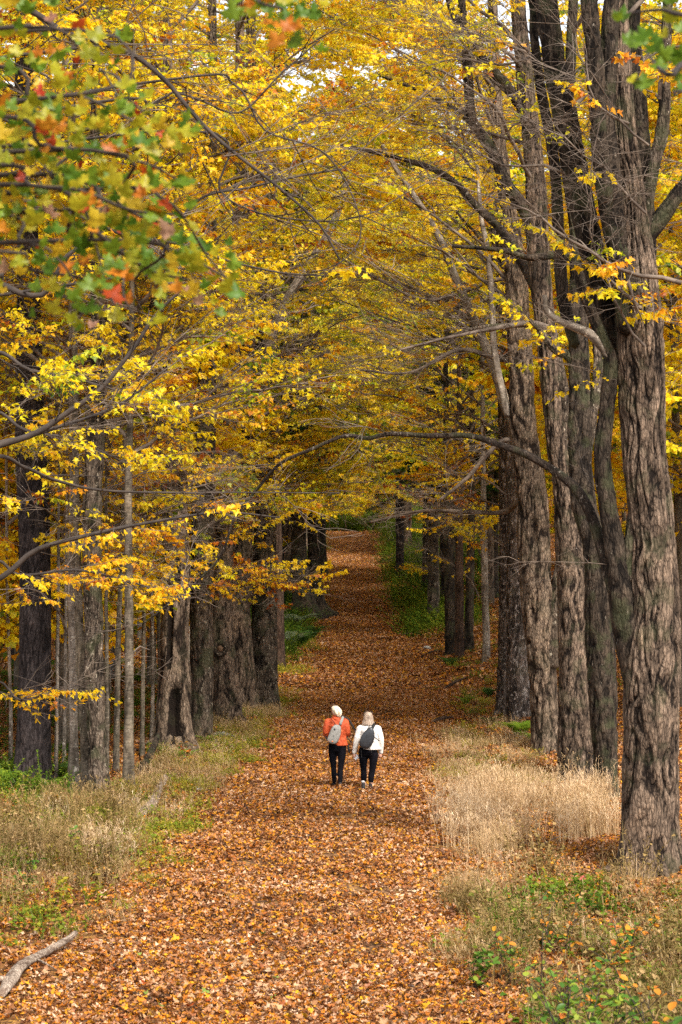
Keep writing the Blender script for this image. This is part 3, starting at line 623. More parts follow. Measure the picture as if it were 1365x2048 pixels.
slim('beech_tree', 'slim grey beech between the pale birch and the ridged double trunk', [(174, 1592, 24), (171, 1500, 19), (165, 1363, 17), (156, 1136, 14), (152, 950, 13), (150, 700, 11), (146, 400, 9), (150, 100, 6)], B_beech, 43, top=(0, 3), autob=15, autoz=(7, 18), tint=.58, autolen=2.5, ridge=.014)
tree('maple_tree', 'ridged brown maple with a dark knot behind the slim beech', (200, 1590), [(200, 1590, 40), (194, 1500, 33), (188, 1318, 36), (184, 1045, 36), (190, 900, 33), (196, 750, 27), (195, 550, 22), (190, 350, 18), (192, 100, 14)], mat=B_grey, sides=50, ridge=.05, gap=.11, seed=44, top=(0, 9), autob=15, autoz=(7, 22), lump=.1, tint=.56)
slim('beech_tree', 'straight smooth barked beech with a broken side stub, beside the brown stump', [(258, 1580, 25), (258, 1500, 21), (259, 1318, 18), (257, 1000, 15), (260, 850, 13), (262, 700, 11), (266, 500, 9), (268, 250, 6)], B_beech, 45, top=(0, 2), autob=15, autoz=(6, 16), tint=.6, autolen=2.6,
     boughs=[([(262, 1312), (280, 1295), (300, 1300)], dict(r=.03, leaf=0, bare=.3, sub=1, sublen=.3))])
slim('beech_tree', 'thin spotted beech behind the straight smooth one', [(232, 1552, 12), (235, 1400, 11), (238, 1250, 10), (246, 1050, 8), (250, 800, 6)], B_beech, 46, sides=14, top=(0, 2), autob=12, autoz=(6, 14), autolen=2)
for i, (px, py, w, lab) in enumerate([(112, 1566, 7, 'thin pale sapling close against the pine on its path side'), (213, 1572, 8, 'thin pale sapling just behind the ridged maple with the dark knot'), (20, 1545, 7, 'crooked white sapling on the far side of the pine'), (284, 1512, 8, 'thin sapling rising out of the brushwood behind the smooth beech'),
        (304, 1480, 7, 'paler sapling between the brushwood and the hollow tree'), (318, 1452, 9, 'spotted sapling tucked behind the edge of the hollow tree'), (128, 1540, 6, 'leaning sapling between the pine and the pale birch')]):
    slim('sapling', lab, [(px, py, w * 1.3), (px + 2, py - 120, w), (px + 5 - i % 3 * 5, py - 380, w * .9), (px + 7 - i % 3 * 7, py - 700, w * .6)], B_birch if i % 2 == 0 else B_beech, 410 + i, sides=10, top=(0, 2), autob=4, autoz=(5, 12), autolen=1.6, leaf=.8)
_, DH, bH = tree('hollow_tree', 'old gnarled maple with an open hollow at its foot and torn bark', (345, 1506), [(345, 1506, 88), (346, 1470, 78), (348, 1387, 66), (350, 1270, 57), (354, 1150, 52), (350, 1000, 48), (340, 900, 44), (330, 750, 38), (326, 600, 30), (330, 400, 22), (335, 150, 18)],
     mat=B_pale, sides=96, ridge=.055, gap=.11, vlen=.8, seed=47, flare=.3, lump=.14, step=.06, hollow=[(1.15, 3.35, .68, .46, .72), (3.0, 2.9, .8, .20, .25), (4.6, 3.3, .5, .18, .25)], top=(0, 9), autob=15, autoz=(8, 24), tint=.6, cat='tree')
tree('maple_tree', 'mottled upright maple between the hollow tree and the knot tree', (402, 1490), [(402, 1490, 48), (403, 1430, 42), (404, 1227, 45), (408, 1000, 42), (412, 850, 38), (416, 700, 30), (420, 500, 24), (425, 250, 18)], mat=B_grey, sides=54, ridge=.05, gap=.11, seed=48, top=(0, 9), autob=16, autoz=(8, 24), tint=.58)
_, DK, bK = tree('maple_tree', 'leaning furrowed maple with a round healed knot low on its trunk', (461, 1447), [(461, 1447, 56), (457, 1400, 48), (447, 1310, 46), (441, 1227, 44), (444, 1100, 42), (454, 950, 38), (462, 800, 32), (468, 600, 26), (480, 350, 20)], mat=B_maple, sides=64, ridge=.055, gap=.10, seed=49, top=(0, 9), autob=16, autoz=(8, 24), tint=.6)
tree('maple_tree', 'broad leaning maple right behind the knot tree with shreds of torn wood', (494, 1430), [(494, 1430, 62), (488, 1370, 50), (478, 1270, 46), (474, 1180, 46), (476, 1050, 44), (485, 900, 42), (490, 700, 38), (496, 500, 32), (500, 300, 24), (502, 50, 18)], mat=B_maple, sides=54, ridge=.05, gap=.11, seed=50, top=(0, 9), autob=16, autoz=(8, 24), tint=.55,
     stems=[([(486, 1215, 26), (500, 1200, 18), (512, 1190, 9)], dict(name='torn_wood', mat=B_brown, sides=10, sub=6, sublen=.3, leaf=0, bare=0, tfrom=.05))])
tree('maple_tree', 'tall straight maple with flaking mottled bark at the path edge', (528, 1420), [(528, 1420, 60), (529, 1370, 50), (529, 1270, 49), (530, 1130, 46), (532, 1000, 42), (526, 880, 34), (520, 780, 28), (515, 600, 24), (510, 400, 18), (505, 150, 14)], mat=B_grey, sides=54, ridge=.05, gap=.11, seed=51, top=(0, 9), autob=17, autoz=(9, 25), tint=.56)
tree('maple_tree', 'narrow dark trunk tucked behind the tall straight maple', (559, 1343), [(559, 1343, 24), (559, 1250, 19), (557, 1100, 17), (552, 900, 14), (548, 600, 10), (550, 300, 7)], mat=B_brown, sides=24, ridge=.02, seed=52, step=.14, autob=18, autoz=(7, 20), tint=.52)
tree('maple_tree', 'massive dark trunk leaning over the green fern bank', (612, 1236), [(612, 1236, 62), (606, 1190, 42), (600, 1130, 34), (596, 1020, 28), (592, 850, 22), (590, 600, 16), (600, 350, 10)], mat=B_maple_dark, sides=36, ridge=.04, seed=53, step=.14, flare=.5, autob=20, autoz=(8, 24), autolen=5, tint=.5, leaf=1.2)
tree('maple_tree', 'dark trunk with a long root running down to the path', (640, 1232), [(640, 1232, 46), (632, 1180, 26), (628, 1120, 24), (626, 1000, 20), (624, 800, 14), (630, 500, 9)], mat=B_maple_dark, sides=30, ridge=.03, seed=54, step=.14, flare=.9, autob=18, autoz=(8, 24), autolen=5, tint=.48, leaf=1.2)
tree('maple_tree', 'small dark trunk highest up beside the far path', (646, 1148), [(646, 1148, 24), (645, 1110, 18), (643, 1000, 15), (640, 800, 10), (640, 600, 6)], mat=B_maple_dark, sides=20, ridge=.02, seed=55, step=.2, autob=16, autoz=(8, 22), autolen=5, tint=.5)
# leaning pale snags
def snag(label, pts, D, mt, seed, sub=6, base_px=None):
    C = stem_ctrl(pts, D); x, y = C[0][0], C[0][1]; g = gz(x - .4, y); C.insert(0, [x - .35, y, g - .2, C[0][3] * 1.25]); rng = Rng(seed)
    root = empty('leaning_snag', (x - .35, y, g), label, 'dead tree'); mb = MB(); bole(mb, C, 26, .1, seed, .3, .02, .08, .06); mb.build('trunk', mt, root)
    fol = Fol(); mb = MB(); grow(mb, fol, rng, np.array(C)[2:, :3], .03, .01, sub, 1.4, .1, .9, .6, main=False); mb.build('branch', M_twig, root); finish_tree(root, fol, seed)
snag('bleached broken snag leaning toward the path with bare reddish wood', [(497, 1010, 26), (520, 920, 25), (548, 830, 24), (572, 740, 20), (590, 690, 14)], 74, B_pale, 61)
snag('white patched tall snag leaning over the path high above', [(500, 900, 22), (535, 700, 20), (570, 610, 19), (615, 535, 18), (655, 470, 16), (685, 400, 12), (700, 330, 7)], 80, B_birch, 62, 8)
snag('thin reddish dead stem slanting across the torn maple', [(455, 880, 12), (500, 810, 11), (550, 750, 9), (600, 700, 8), (650, 650, 5)], 70, B_pale, 63, 8)

# knot on the leaning maple and dead wood lip of the hollow tree
kroot = [o for o in bpy.data.objects if o.get('label', '').startswith('leaning furrowed maple')][0]
mb = MB(); kp = P(441, 1297, DK - .36)
th = np.linspace(0, 2 * np.pi, 29)[:-1]
ring = np.array([[math.cos(a) * .155 * (1 + .06 * math.sin(3 * a)), -.03, math.sin(a) * .165] for a in th]) + kp
tube(mb, np.vstack([ring, ring[:1]]), np.full(29, .07) * (1 + .12 * np.sin(np.arange(29) * 1.9)), 9, False)
tube(mb, [kp + (0, .45, .05), kp + (0, .12, 0), kp + (0, .0, 0)], [.26, .2, .15], 18)
k_o = mb.build('knot', B_grey, kroot)
mb = MB(); tube(mb, [kp + (0, .2, 0), kp + (0, -.045, 0)], [.11, .10], 18); mb.build('heartwood', M_cut, kroot)

# ================================================================== foreground trees whose branches reach in
def limb_tree(name, label, X, Y, H, r, mt, seed, limbs, tintd, leafd, cat='tree'):
    g = gz(X, Y); root = empty(name, (X, Y, g), label, cat); rng = Rng(seed); fol = Fol()
    mb = MB(); bole(mb, [(X, Y, g - .25, r * 1.1), (X + .1, Y, g + H * .3, r * .85), (X - .1, Y, g + H * .65, r * .6), (X, Y, g + H, .04)], 40, .15, seed, .35, .02, .08); mb.build('trunk', mt, root)
    for pts, D, w0, w1, o in limbs:
        q = dict(sub=9, sublen=.9, leaf=leafd, bare=.25, tint=tintd, dD=0, up=.0, droop=-.1, tfrom=.15, mat=M_twigd, tspread=.1, z0=None); q.update(o)
        pp = [P(a, b, D + q['dD'] * j / (len(pts) - 1)) for j, (a, b) in enumerate(pts)]
        pp = [np.array([X, Y, (pp[0][2] - .6) if q['z0'] is None else q['z0']])] + pp
        k = len(pp); mb = MB(); C = catmull(np.c_[np.array(pp), np.r_[w0 * 1.3, np.linspace(w0, w1, k - 1)] * D / F / 2], step=.12)
        tube(mb, C[:, :3], np.maximum(C[:, 3], .004), 8); grow(mb, fol, rng, np.array(pp)[1:], .02, .006, q['sub'], q['sublen'], q['leaf'], q['bare'], q['tint'], tfrom=q['tfrom'], up=q['up'], droop=q['droop'], jit=0, step=.3, tspread=q['tspread'], main=False, smin=.7, smax=1.0)
        mb.build('limb', q['mat'], root)
    finish_tree(root, fol, seed); return root
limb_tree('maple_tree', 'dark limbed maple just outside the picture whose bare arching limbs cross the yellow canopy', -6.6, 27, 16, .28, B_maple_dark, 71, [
    ([(-60, -30), (60, 20), (130, 65), (200, 85), (270, 112), (330, 160), (372, 210), (412, 255), (462, 300), (520, 345), (570, 385), (640, 450), (680, 520)], 25, 14, 4, dict(leaf=.03, sub=12, sublen=1.2, bare=.35)),
    ([(-40, 130), (60, 108), (160, 96), (240, 88)], 25, 8, 4, dict(leaf=.15)),
    ([(-40, 240), (60, 300), (110, 330), (180, 380), (240, 430), (330, 520)], 25.5, 7, 3, dict(leaf=.15)),
    ([(-50, 560), (0, 568), (40, 586), (85, 590), (112, 552), (134, 512), (190, 480)], 24, 15, 7, dict(leaf=.1, sub=5)),
    ([(190, 205), (300, 210), (345, 185), (400, 200), (480, 225), (560, 150), (640, 80)], 26, 6, 3, dict(leaf=0, sub=8)),
    ([(-40, 410), (120, 420), (250, 470), (370, 490), (450, 520), (560, 545), (650, 552)], 26, 8, 3, dict(leaf=.05, sub=10)),
    ([(200, 560), (300, 540), (390, 405), (500, 375), (600, 352), (684, 338)], 27, 6, 4, dict(leaf=0.05, sub=8)),
    ([(330, 160), (470, 170), (530, 260), (640, 300), (700, 380), (720, 480), (640, 560)], 26, 5, 2, dict(leaf=0.02, sub=8)),
    ([(370, 260), (440, 380), (500, 420), (600, 440), (690, 440), (760, 420)], 26.5, 5, 2, dict(leaf=0.02, sub=8))], .58, .1)
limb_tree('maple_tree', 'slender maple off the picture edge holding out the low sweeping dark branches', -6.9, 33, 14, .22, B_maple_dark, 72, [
    ([(-60, 905), (0, 890), (75, 865), (140, 822), (200, 780), (265, 700), (312, 630), (365, 578)], 32, 15, 5, dict(leaf=.15, sub=8)),
    ([(-40, 895), (60, 872), (130, 850), (205, 825), (262, 795), (330, 740)], 33, 9, 4, dict(leaf=.2)),
    ([(-40, 915), (50, 935), (110, 960), (200, 980), (330, 985), (480, 985), (680, 986)], 33, 9, 2, dict(leaf=.1, sub=12, sublen=1.2, dD=4)),
    ([(-40, 1175), (60, 1108), (100, 1090), (200, 1065), (300, 1045), (440, 1025), (560, 1035)], 33, 12, 3, dict(leaf=.35, tint=.70, sub=10)),
    ([(-40, 1120), (40, 1150), (150, 1140), (250, 1160), (340, 1190)], 35, 7, 3, dict(leaf=.75, tint=.74, sub=10, sublen=.8)),
    ([(-40, 1360), (40, 1400), (100, 1385), (160, 1370)], 36, 5, 2, dict(leaf=.9, tint=.74, sub=5, sublen=.5)),
    ([(-40, 700), (60, 740), (160, 760), (300, 800)], 36, 9, 3, dict(leaf=.9, tint=.50, sub=11, sublen=1.3)),
    ([(-40, 820), (50, 860), (150, 880), (260, 930)], 37, 8, 3, dict(leaf=.8, tint=.56, sub=10, sublen=1.2))], .6, .5)

# low golden maple layers that hang along the hollow tree's side
def understory(label, X, Y, H, seed, limbs, tint):
    g = gz(X, Y); root = empty('young_maple', (X, Y, g), label, 'tree'); rng = Rng(seed); fol = Fol(); r = .07
    mb = MB(); bole(mb, [(X, Y, g - .2, r * 1.2), (X + .1, Y, g + H * .5, r * .8), (X - .1, Y, g + H, .02)], 16, .2, seed, .3, .005, .08); mb.build('trunk', B_beech, root)
    for a, b, D, n, t, lf in limbs:
        e = P(a, b, D); s0 = np.array([X, Y, min(max(e[2] - 1.0, g + 1), g + H - .3)]); mid = (s0 + e) / 2 + np.array([0, 0, .35])
        mb = MB(); grow(mb, fol, rng, [s0, mid, e], .03, .008, n, 1.5, lf, .35, t, tfrom=.3, up=0, droop=-.15); mb.build('branch', M_twig, root)
    finish_tree(root, fol, seed)
understory('young maple with golden leaf layers between the birch and the hollow tree', -5.6, 52, 9, 81, [(320, 1130, 50, 6, .74, .4), (250, 1070, 51, 7, .72, .4), (120, 1060, 52, 8, .70, .4), (30, 1180, 50, 6, .74, .4), (400, 1080, 52, 7, .72, .45), (300, 960, 52, 8, .68, .5), (180, 940, 50, 8, .66, .5), (420, 960, 53, 8, .68, .5), (60, 1010, 50, 8, .68, .5)], .6)
understory('young maple with an orange leafed bough reaching across the mottled trunks', -4.1, 63, 10, 82, [(560, 1140, 60, 9, .74, 1.2), (600, 1160, 61, 8, .75, 1.0), (520, 1050, 61, 8, .62, .6), (590, 1020, 62, 8, .56, .7), (460, 1130, 60, 6, .66, .5), (640, 1000, 63, 9, .54, 1), (480, 980, 62, 8, .56, .6), (400, 940, 60, 8, .54, .6)], .6)
understory('young maple leaning over the path with bright yellow layers', -2.6, 76, 12, 83, [(700, 860, 72, 14, .50, 1.6), (640, 880, 73, 12, .52, 1.5), (760, 850, 74, 12, .50, 1.4), (680, 930, 74, 12, .52, 1.4), (740, 930, 76, 12, .50, 1.4), (600, 820, 72, 12, .54, 1.3), (560, 900, 70, 10, .58, 1.2), (800, 960, 78, 10, .5, 1), (620, 960, 74, 10, .55, 1.2), (650, 760, 72, 12, .54, 1.2), (700, 1000, 80, 10, .5, .9)], .5)

# ================================================================== woods behind: prototypes, then copies
def generic_tree(name, H, r, mt, seed, tint, z0, spread, nb, far=True, leaf=1.0, needle=False):
    root = bpy.data.objects.new(name, None); root.empty_display_size = .2; COL.objects.link(root); rng = Rng(seed); fol = Fol()
    lx = rng.s(-.5, .5); mb = MB(); pts = [(0, 0, -.3, r * 1.1), (lx * .3, 0, H * .3, r * .85), (lx, .2, H * .6, r * .55), (lx * 1.2, 0, H, .03)]
    bole(mb, pts, 14, .35, seed, .35, r * .08, .1); mb.build('trunk', mt, root)
    for i in range(nb):
        z = z0 + (H - z0 - .5) * (i + rng.random()) / nb; f = (z - z0) / (H - z0); L = spread * rng.s(.6, 1.15) * ((1 - f) if needle else math.sin(.35 + 2.5 * (1 - f) * .9)) + .6
        az = i * 2.4 + rng.s(-.5, .5); x0 = lx * min(1, f); e = np.array([x0 + math.cos(az) * L, math.sin(az) * L, z + L * (rng.s(-.35, -.1) if needle else rng.s(.05, .7))])
        mb = MB(); grow(mb, fol, rng, [(x0, 0, z), (np.array([x0, 0, z]) + e) / 2 + (0, 0, .3), e], .05, .012, 6 if not needle else 8, 2.0 if not needle else 1.1, leaf, .25 if not needle else 0, tint, tfrom=.15 if needle else .3, droop=-.1, step=.6, smin=.9, smax=1.4)
        mb.build('branch', M_twig, root)
    finish_tree(root, fol, seed, far=far and not needle, needle=needle)
    return root
PRO = [generic_tree('maple_tree', 20, .22, B_grey, 501, .54, 6.5, 4.4, 24, leaf=1.2), generic_tree('maple_tree', 23, .28, B_maple, 502, .50, 7.5, 5.0, 28, leaf=1.2),
       generic_tree('maple_tree', 16, .13, B_beech, 503, .60, 3.4, 3.2, 19), generic_tree('maple_tree', 20, .16, B_birch, 504, .54, 6.0, 3.4, 18),
       generic_tree('maple_tree', 13, .08, B_beech, 505, .60, 2.2, 2.6, 14, leaf=1.1), generic_tree('maple_tree', 19, .25, B_maple_dark, 506, .44, 5.5, 4.6, 26, leaf=1.1)]
HEM = generic_tree('hemlock_tree', 24, .25, B_dark, 507, .5, 8.0, 3.4, 50, needle=True)
used_proto = set()
def copy_tree(src, X, Y, rz, s, label, group, cat='tree'):
    first = src.name not in used_proto
    if first: used_proto.add(src.name); r = src; ch = []
    else:
        r = src.copy(); COL.objects.link(r)
        for c in src.children: d = c.copy(); COL.objects.link(d); d.parent = r
    r.location = (X, Y, gz(X, Y) - .05); r.rotation_euler = (0, 0, rz); r.scale = (s, s, s); props(r, label, cat, group); return r
rng = Rng(77); spots = []
def free(x, y, d): return all((x - a) ** 2 + (y - b) ** 2 > d * d for a, b in spots)
def fill(n, y0, y1, xa, xb, d, protos, label, group, smin=.85, smax=1.15, cat='tree'):
    c = 0; t = 0
    while c < n and t < n * 60:
        t += 1; y = y0 + (y1 - y0) * rng.random() ** .8; a, b = xa(y), xb(y)
        if b <= a: continue
        x = rng.s(a, b)
        if not free(x, y, d): continue
        spots.append((x, y)); copy_tree(PRO[rng.choice(protos)], x, y, rng.s(0, 6.28), rng.s(smin, smax), label, group, cat); c += 1
half = lambda y: .1364 * y
fill(26, 56, 88, lambda y: -half(y) - 1.5, lambda y: -6.2, 1.6, [4, 2, 4, 3], 'thin pale trunk in the young woods behind the hollow tree', 'thin trunks in the woods behind the hollow tree', .8, 1.2)
fill(42, 85, 235, lambda y: -half(y) - 3, lambda y: float(xl(y)) - 3.5, 3.2, [0, 1, 2, 3, 3, 4], 'yellow leaved tree in the deep woods on the hollow tree side of the path', 'trees deep in the woods on the hollow tree side')
fill(10, 56, 95, lambda y: 7.2, lambda y: half(y) + 3, 2.5, [2, 0, 3], 'yellow leaved tree behind the row of big shaggy maples', 'trees behind the row of shaggy maples')
fill(32, 90, 235, lambda y: float(xr(y)) + 3.8, lambda y: half(y) + 3, 3.2, [0, 1, 2, 5, 1], 'tree in the deep woods above the leafy bank', 'trees deep in the woods above the leafy bank')
fill(6, 88, 205, lambda y: float(xl(y)) - 3.2, lambda y: float(xl(y)) - 1.3, 7, [1, 5, 0], 'big maple lining the far path on the fern bank side', 'maples lining the far path on the fern bank side', 1.1, 1.35)
fill(6, 115, 215, lambda y: float(xr(y)) + 1.6, lambda y: float(xr(y)) + 3.6, 8, [1, 5, 0], 'big maple lining the far path on the green bank side', 'maples lining the far path on the green bank side', 1.1, 1.35)
fill(84, 246, 400, lambda y: -half(y) - 4, lambda y: half(y) + 4, 4.2, [0, 1, 5, 3, 1], 'tree on the wooded rise where the path disappears', 'trees on the rise beyond the path', 1.15, 1.55)
fill(9, 236, 246, lambda y: -5.5, lambda y: 6.0, 1.1, [4], 'low yellow green sapling closing off the top of the path', 'saplings closing off the top of the path', .35, .6, 'sapling')
for (px, D, s_, lab) in [(545, 112, 1.35, 'tall yellow maple whose crown rises above the leaning white patched snag'), (640, 262, 1.9, 'tallest yellow crown on the rise straight above the path'), (575, 268, 1.9, 'tall broad crowned tree on the rise on the fern bank side')]:
    copy_tree(PRO[1], (px - 682.5) * D / F, D, 1.0, s_, lab, None)
for (px, D, s, lab) in [(640, 120, 1.05, 'dark green hemlock showing behind the leaning white patched snag'), (728, 150, 1.1, 'dark green hemlock above the middle of the far path'), (905, 128, .9, 'dark green hemlock among the bare branches over the leafy bank'),
                        (560, 150, 1.0, 'dark green hemlock behind the massive leaning trunk'), (800, 175, 1.1, 'farthest dark green hemlock over the green bank'), (30, 95, .8, 'dark green hemlock behind the dark pine')]:
    x = (px - 682.5) * D / F
    if px == 728: x = float(xr(D)) + 3.0
    if px == 640: x = float(xl(D)) - 2.6
    copy_tree(HEM, x, D, rng.s(0, 6), s, lab, None)
# ================================================================== leaf litter
def make_litter(seed, n, shape, size, rad):
    rng = Rng(seed); mb = MB()
    for i in range(n):
        a = rng.s(0, 6.28); q = rad * math.sqrt(rng.random())
        fl = rng.random() < .12
        M3 = rotm(rng.gauss(0, .42 if not fl else 1.0), rng.gauss(0, .42 if not fl else 1.0), rng.s(0, 6.28))
        put_leaf(mb, shape, np.array([math.cos(a) * q, math.sin(a) * q, .004 + .05 * rng.random()]), M3, size * rng.s(.6, 1.25), rng, rng.random(), .55)
    return mb.mesh('litter_patch', M_litter, smooth=False)
LN = proto_collection('litter_near', [make_litter(600 + i, 300, LS_LO, .064, .6) for i in range(7)])
LF = proto_collection('litter_far', [make_litter(620 + i, 260, LS_XL, .085, 1.05) for i in range(5)])
def litter(name, col, ncol, y0, y1, dens, keep, seed, smin=.85, smax=1.15):
    rs = np.random.RandomState(seed); out = []
    for y in np.arange(y0, y1, 1.0):
        hw = .1364 * y + 2.5; n = int(2 * hw * dens); x = (np.arange(n) + rs.rand(n)) / max(n, 1) * 2 * hw - hw; yy = y + rs.rand(n); k = keep(x, yy); out.append(np.stack([x[k], yy[k], ground(x[k], yy[k])], -1))
    p = np.vstack(out); r = np.zeros((len(p), 3)); r[:, 2] = rs.rand(len(p)) * 6.283
    gx = (ground(p[:, 0] + .3, p[:, 1]) - ground(p[:, 0] - .3, p[:, 1])) / .6; gy = (ground(p[:, 0], p[:, 1] + .3) - ground(p[:, 0], p[:, 1] - .3)) / .6
    # tilt with the slope: rotate about z first, so express the tilt in the turned frame
    cz, sz = np.cos(r[:, 2]), np.sin(r[:, 2]); r[:, 0] = 0; r[:, 1] = 0
    eul = []
    for i in range(len(p)):
        nrm = Vector((-gx[i], -gy[i], 1)).normalized(); q = Vector((0, 0, 1)).rotation_difference(nrm)
        from mathutils import Euler
        e = (q.to_matrix() @ Euler((0, 0, r[i, 2])).to_matrix()).to_euler(); eul.append(tuple(e))
    return scatter(name, col, ncol, p, eul, rs.uniform(smin, smax, len(p)), .5, None, seed)
pathy = lambda x, y: (x > xl(y) - .3) & (x < xr(y) + .3)
_tr = np.random.RandomState(9)
def trodden(x, y):
    c = (xl(y) + xr(y)) / 2; t = np.exp(-((np.abs(x - c) - .75) / .38) ** 2); n = vnoise((x + 60) * .9, y * .35, 300, 77)
    return pathy(x, y) & ~((n > .55) & (_tr.rand(len(x)) < .62 * t + .12))
litter('fallen_leaves_on_path', LN, 7, 22, 84, 3.0, trodden, 1)
litter('fallen_leaves_on_verge', LN, 7, 20, 84, 1.9, lambda x, y: ~pathy(x, y), 2)
litter('fallen_leaves_far', LF, 5, 83, 260, 1.0, lambda x, y: np.ones_like(x, bool), 3)
litter('fallen_leaves_on_rise', LF, 5, 260, 330, .3, lambda x, y: np.ones_like(x, bool), 4, 1.4, 2)

# the larger fallen leaves nearest the viewer, each a piece of the path
rng = Rng(5)
NEARC = [('leaf_yellow', (.62, .33, .02)), ('leaf_orange', (.62, .20, .015)), ('leaf_tan', (.50, .31, .16)), ('leaf_rust', (.34, .07, .015)), ('leaf_brown', (.22, .09, .035)), ('leaf_pale', (.56, .40, .26)), ('leaf_green', (.20, .28, .06))]
near_mats = [leaf_mat(a, [(0, tuple(x * .75 for x in c)), (1, c)], .2, 1.0, False) for a, c in NEARC]
near_meshes = []
for mi, w in zip(range(7), (4, 4, 5, 2, 3, 4, 1)):
    for k in range(3):
        mb = MB(); r2 = Rng(800 + mi * 5 + k); put_leaf(mb, LS_HI, np.zeros(3), np.eye(3), 1.0, r2, r2.random(), .6); me = mb.mesh('fallen_leaf', near_mats[mi], smooth=False); near_meshes += [me] * w
for i in range(300):
    y = 25.2 + 8 * rng.random() ** 1.3; x = rng.s(-2.7, 1.4)
    o = bpy.data.objects.new('leaf', rng.choice(near_meshes)); COL.objects.link(o); o.parent = PATH
    o.location = (x, y, gz(x, y) + rng.s(.05, .075)); o.rotation_euler = (rng.gauss(0, .35), rng.gauss(0, .35), rng.s(0, 6.28)); s = rng.s(.06, .115); o.scale = (s, s, s)

# ================================================================== grasses, weeds
def make_grass(seed, n, h0, h1, w, head, rad, matl, bend=.25, leafy=0):
    rng = Rng(seed); mb = MB()
    for i in range(n):
        a = rng.s(0, 6.28); q = rad * math.sqrt(rng.random()); p = np.array([math.cos(a) * q, math.sin(a) * q, -.02]); L = rng.s(h0, h1); az = rng.s(0, 6.28); b = rng.gauss(0, bend)
        d = np.array([math.cos(az) * b, math.sin(az) * b, 1.0]); c = np.array([math.cos(az), math.sin(az), -.35]) * rng.s(0, .35) * L
        side = np.array([math.cos(az + 1.57 + rng.s(-.8, .8)), math.sin(az + 1.57), 0]) * w; rn = rng.random()
        pts = [p + d * L * t + c * t * t for t in (0, .4, .75, 1)]; ws = (1, .85, .6, .2)
        V = np.array([v for q_, k in zip(pts, ws) for v in (q_ - side * k, q_ + side * k)]); mb.add(V, None, [(0, 1, 3, 2), (2, 3, 5, 4), (4, 5, 7, 6)], rn)
        for j in range(head):
            t = rng.s(.62, 1.0); b0 = p + d * L * t + c * t * t; aa = rng.s(0, 6.28); e = b0 + np.array([math.cos(aa), math.sin(aa), rng.s(.2, 1.3)]) * rng.s(.03, .085); sd = np.array([math.cos(aa + 1.57), math.sin(aa + 1.57), 0]) * w * .9
            mb.add([b0 - sd * .4, b0 + sd * .4, e + sd, e - sd], None, [(0, 1, 2, 3)], min(1, rn * .5 + .5))
        for j in range(leafy):
            t = rng.s(.15, 1); b0 = p + d * L * t + c * t * t; az2 = rng.s(0, 6.28)
            put_leaf(mb, LS_XL, b0, rotm(rng.s(-.7, .3), rng.s(-.4, .4), az2), rng.s(.03, .07), rng, rng.random(), .3)
    return mb.mesh('grass_tuft', matl, smooth=False)
TALL = proto_collection('dry_grass_tuft', [make_grass(700 + i, 34, .40, .85, .0042, 9, .30, M_dry, .14) for i in range(5)])
MESS = proto_collection('fallen_grass_tuft', [make_grass(710 + i, 36, .25, .55, .0042, 5, .3, M_dry, .6) for i in range(4)])
WEED = proto_collection('weed_tuft', [make_grass(720 + i, 22, .12, .32, .005, 2, .3, M_green, .5, 5) for i in range(5)])
SHORT = proto_collection('short_grass', [make_grass(730 + i, 50, .08, .24, .004, 1, .35, M_green, .55, 1) for i in range(4)])
STALK = proto_collection('brown_stalks', [make_grass(750 + i, 9, .35, .9, .0055, 6, .25, M_dry, .35, 12) for i in range(5)])
BUSH = proto_collection('low_green_growth', [make_grass(740 + i, 16, .2, .95, .006, 0, .55, M_green, .7, 34) for i in range(4)])
def patch(name, col, ncol, boxes, seed, tint=(.5, .12)):
    """boxes: (x side function or number pair, y0, y1, plants per square metre, scale, edge noise)"""
    rs = np.random.RandomState(seed); P_, S_, T_ = [], [], []
    for (xa, xb, y0, y1, dens, s, tt) in boxes:
        for y in np.arange(y0, y1, .5):
            a = xa(y) if callable(xa) else xa; b = xb(y) if callable(xb) else xb
            n = rs.poisson(max(0, b - a) * .5 * dens); x = rs.uniform(a, b, n); yy = y + rs.rand(n) * .5
            k = (vnoise((x + 50) * 1.1, (yy + 3) * .8, 200, seed) > .34) | (rs.rand(n) < .18); x, yy = x[k], yy[k]
            P_.append(np.stack([x, yy, ground(x, yy)], -1)); S_.append(rs.uniform(.7, 1.2, len(x)) * s); T_.append(rs.normal(tt, tint[1], len(x)))
    p = np.vstack(P_); r = np.zeros((len(p), 3)); r[:, 2] = rs.rand(len(p)) * 6.28; r[:, :2] = rs.normal(0, .08, (len(p), 2))
    return scatter(name, col, ncol, p, r, np.concatenate(S_), np.clip(np.concatenate(T_), .02, .98), None, seed)
XR = lambda o: (lambda y: float(xr(y)) + o)
XL = lambda o: (lambda y: float(xl(y)) + o)
FE = lambda y: .22 * math.sin(y * 1.9) + .18 * math.sin(y * 4.3 + 1) + .12 * math.sin(y * 9.1)
patch('tall_dry_grass', TALL, 5, [(lambda y: 1.95 + .25 * max(0, y - 47) + FE(y), lambda y: 4.6 + FE(y), 41.6, 49.5, 7.5, 1.0, .66), (lambda y: 1.75 + FE(y), lambda y: 2.7 + FE(y), 35, 41.5, 2.2, .8, .5), (4.3, 5.6, 41, 49, 3, .9, .55),
                                  (lambda y: -.137 * y - .3, lambda y: -3.5 + FE(y), 38.5, 46, 2.8, .95, .24), (-5.2, -3.3, 39.5, 45, 3.2, .85, .66)], 21)
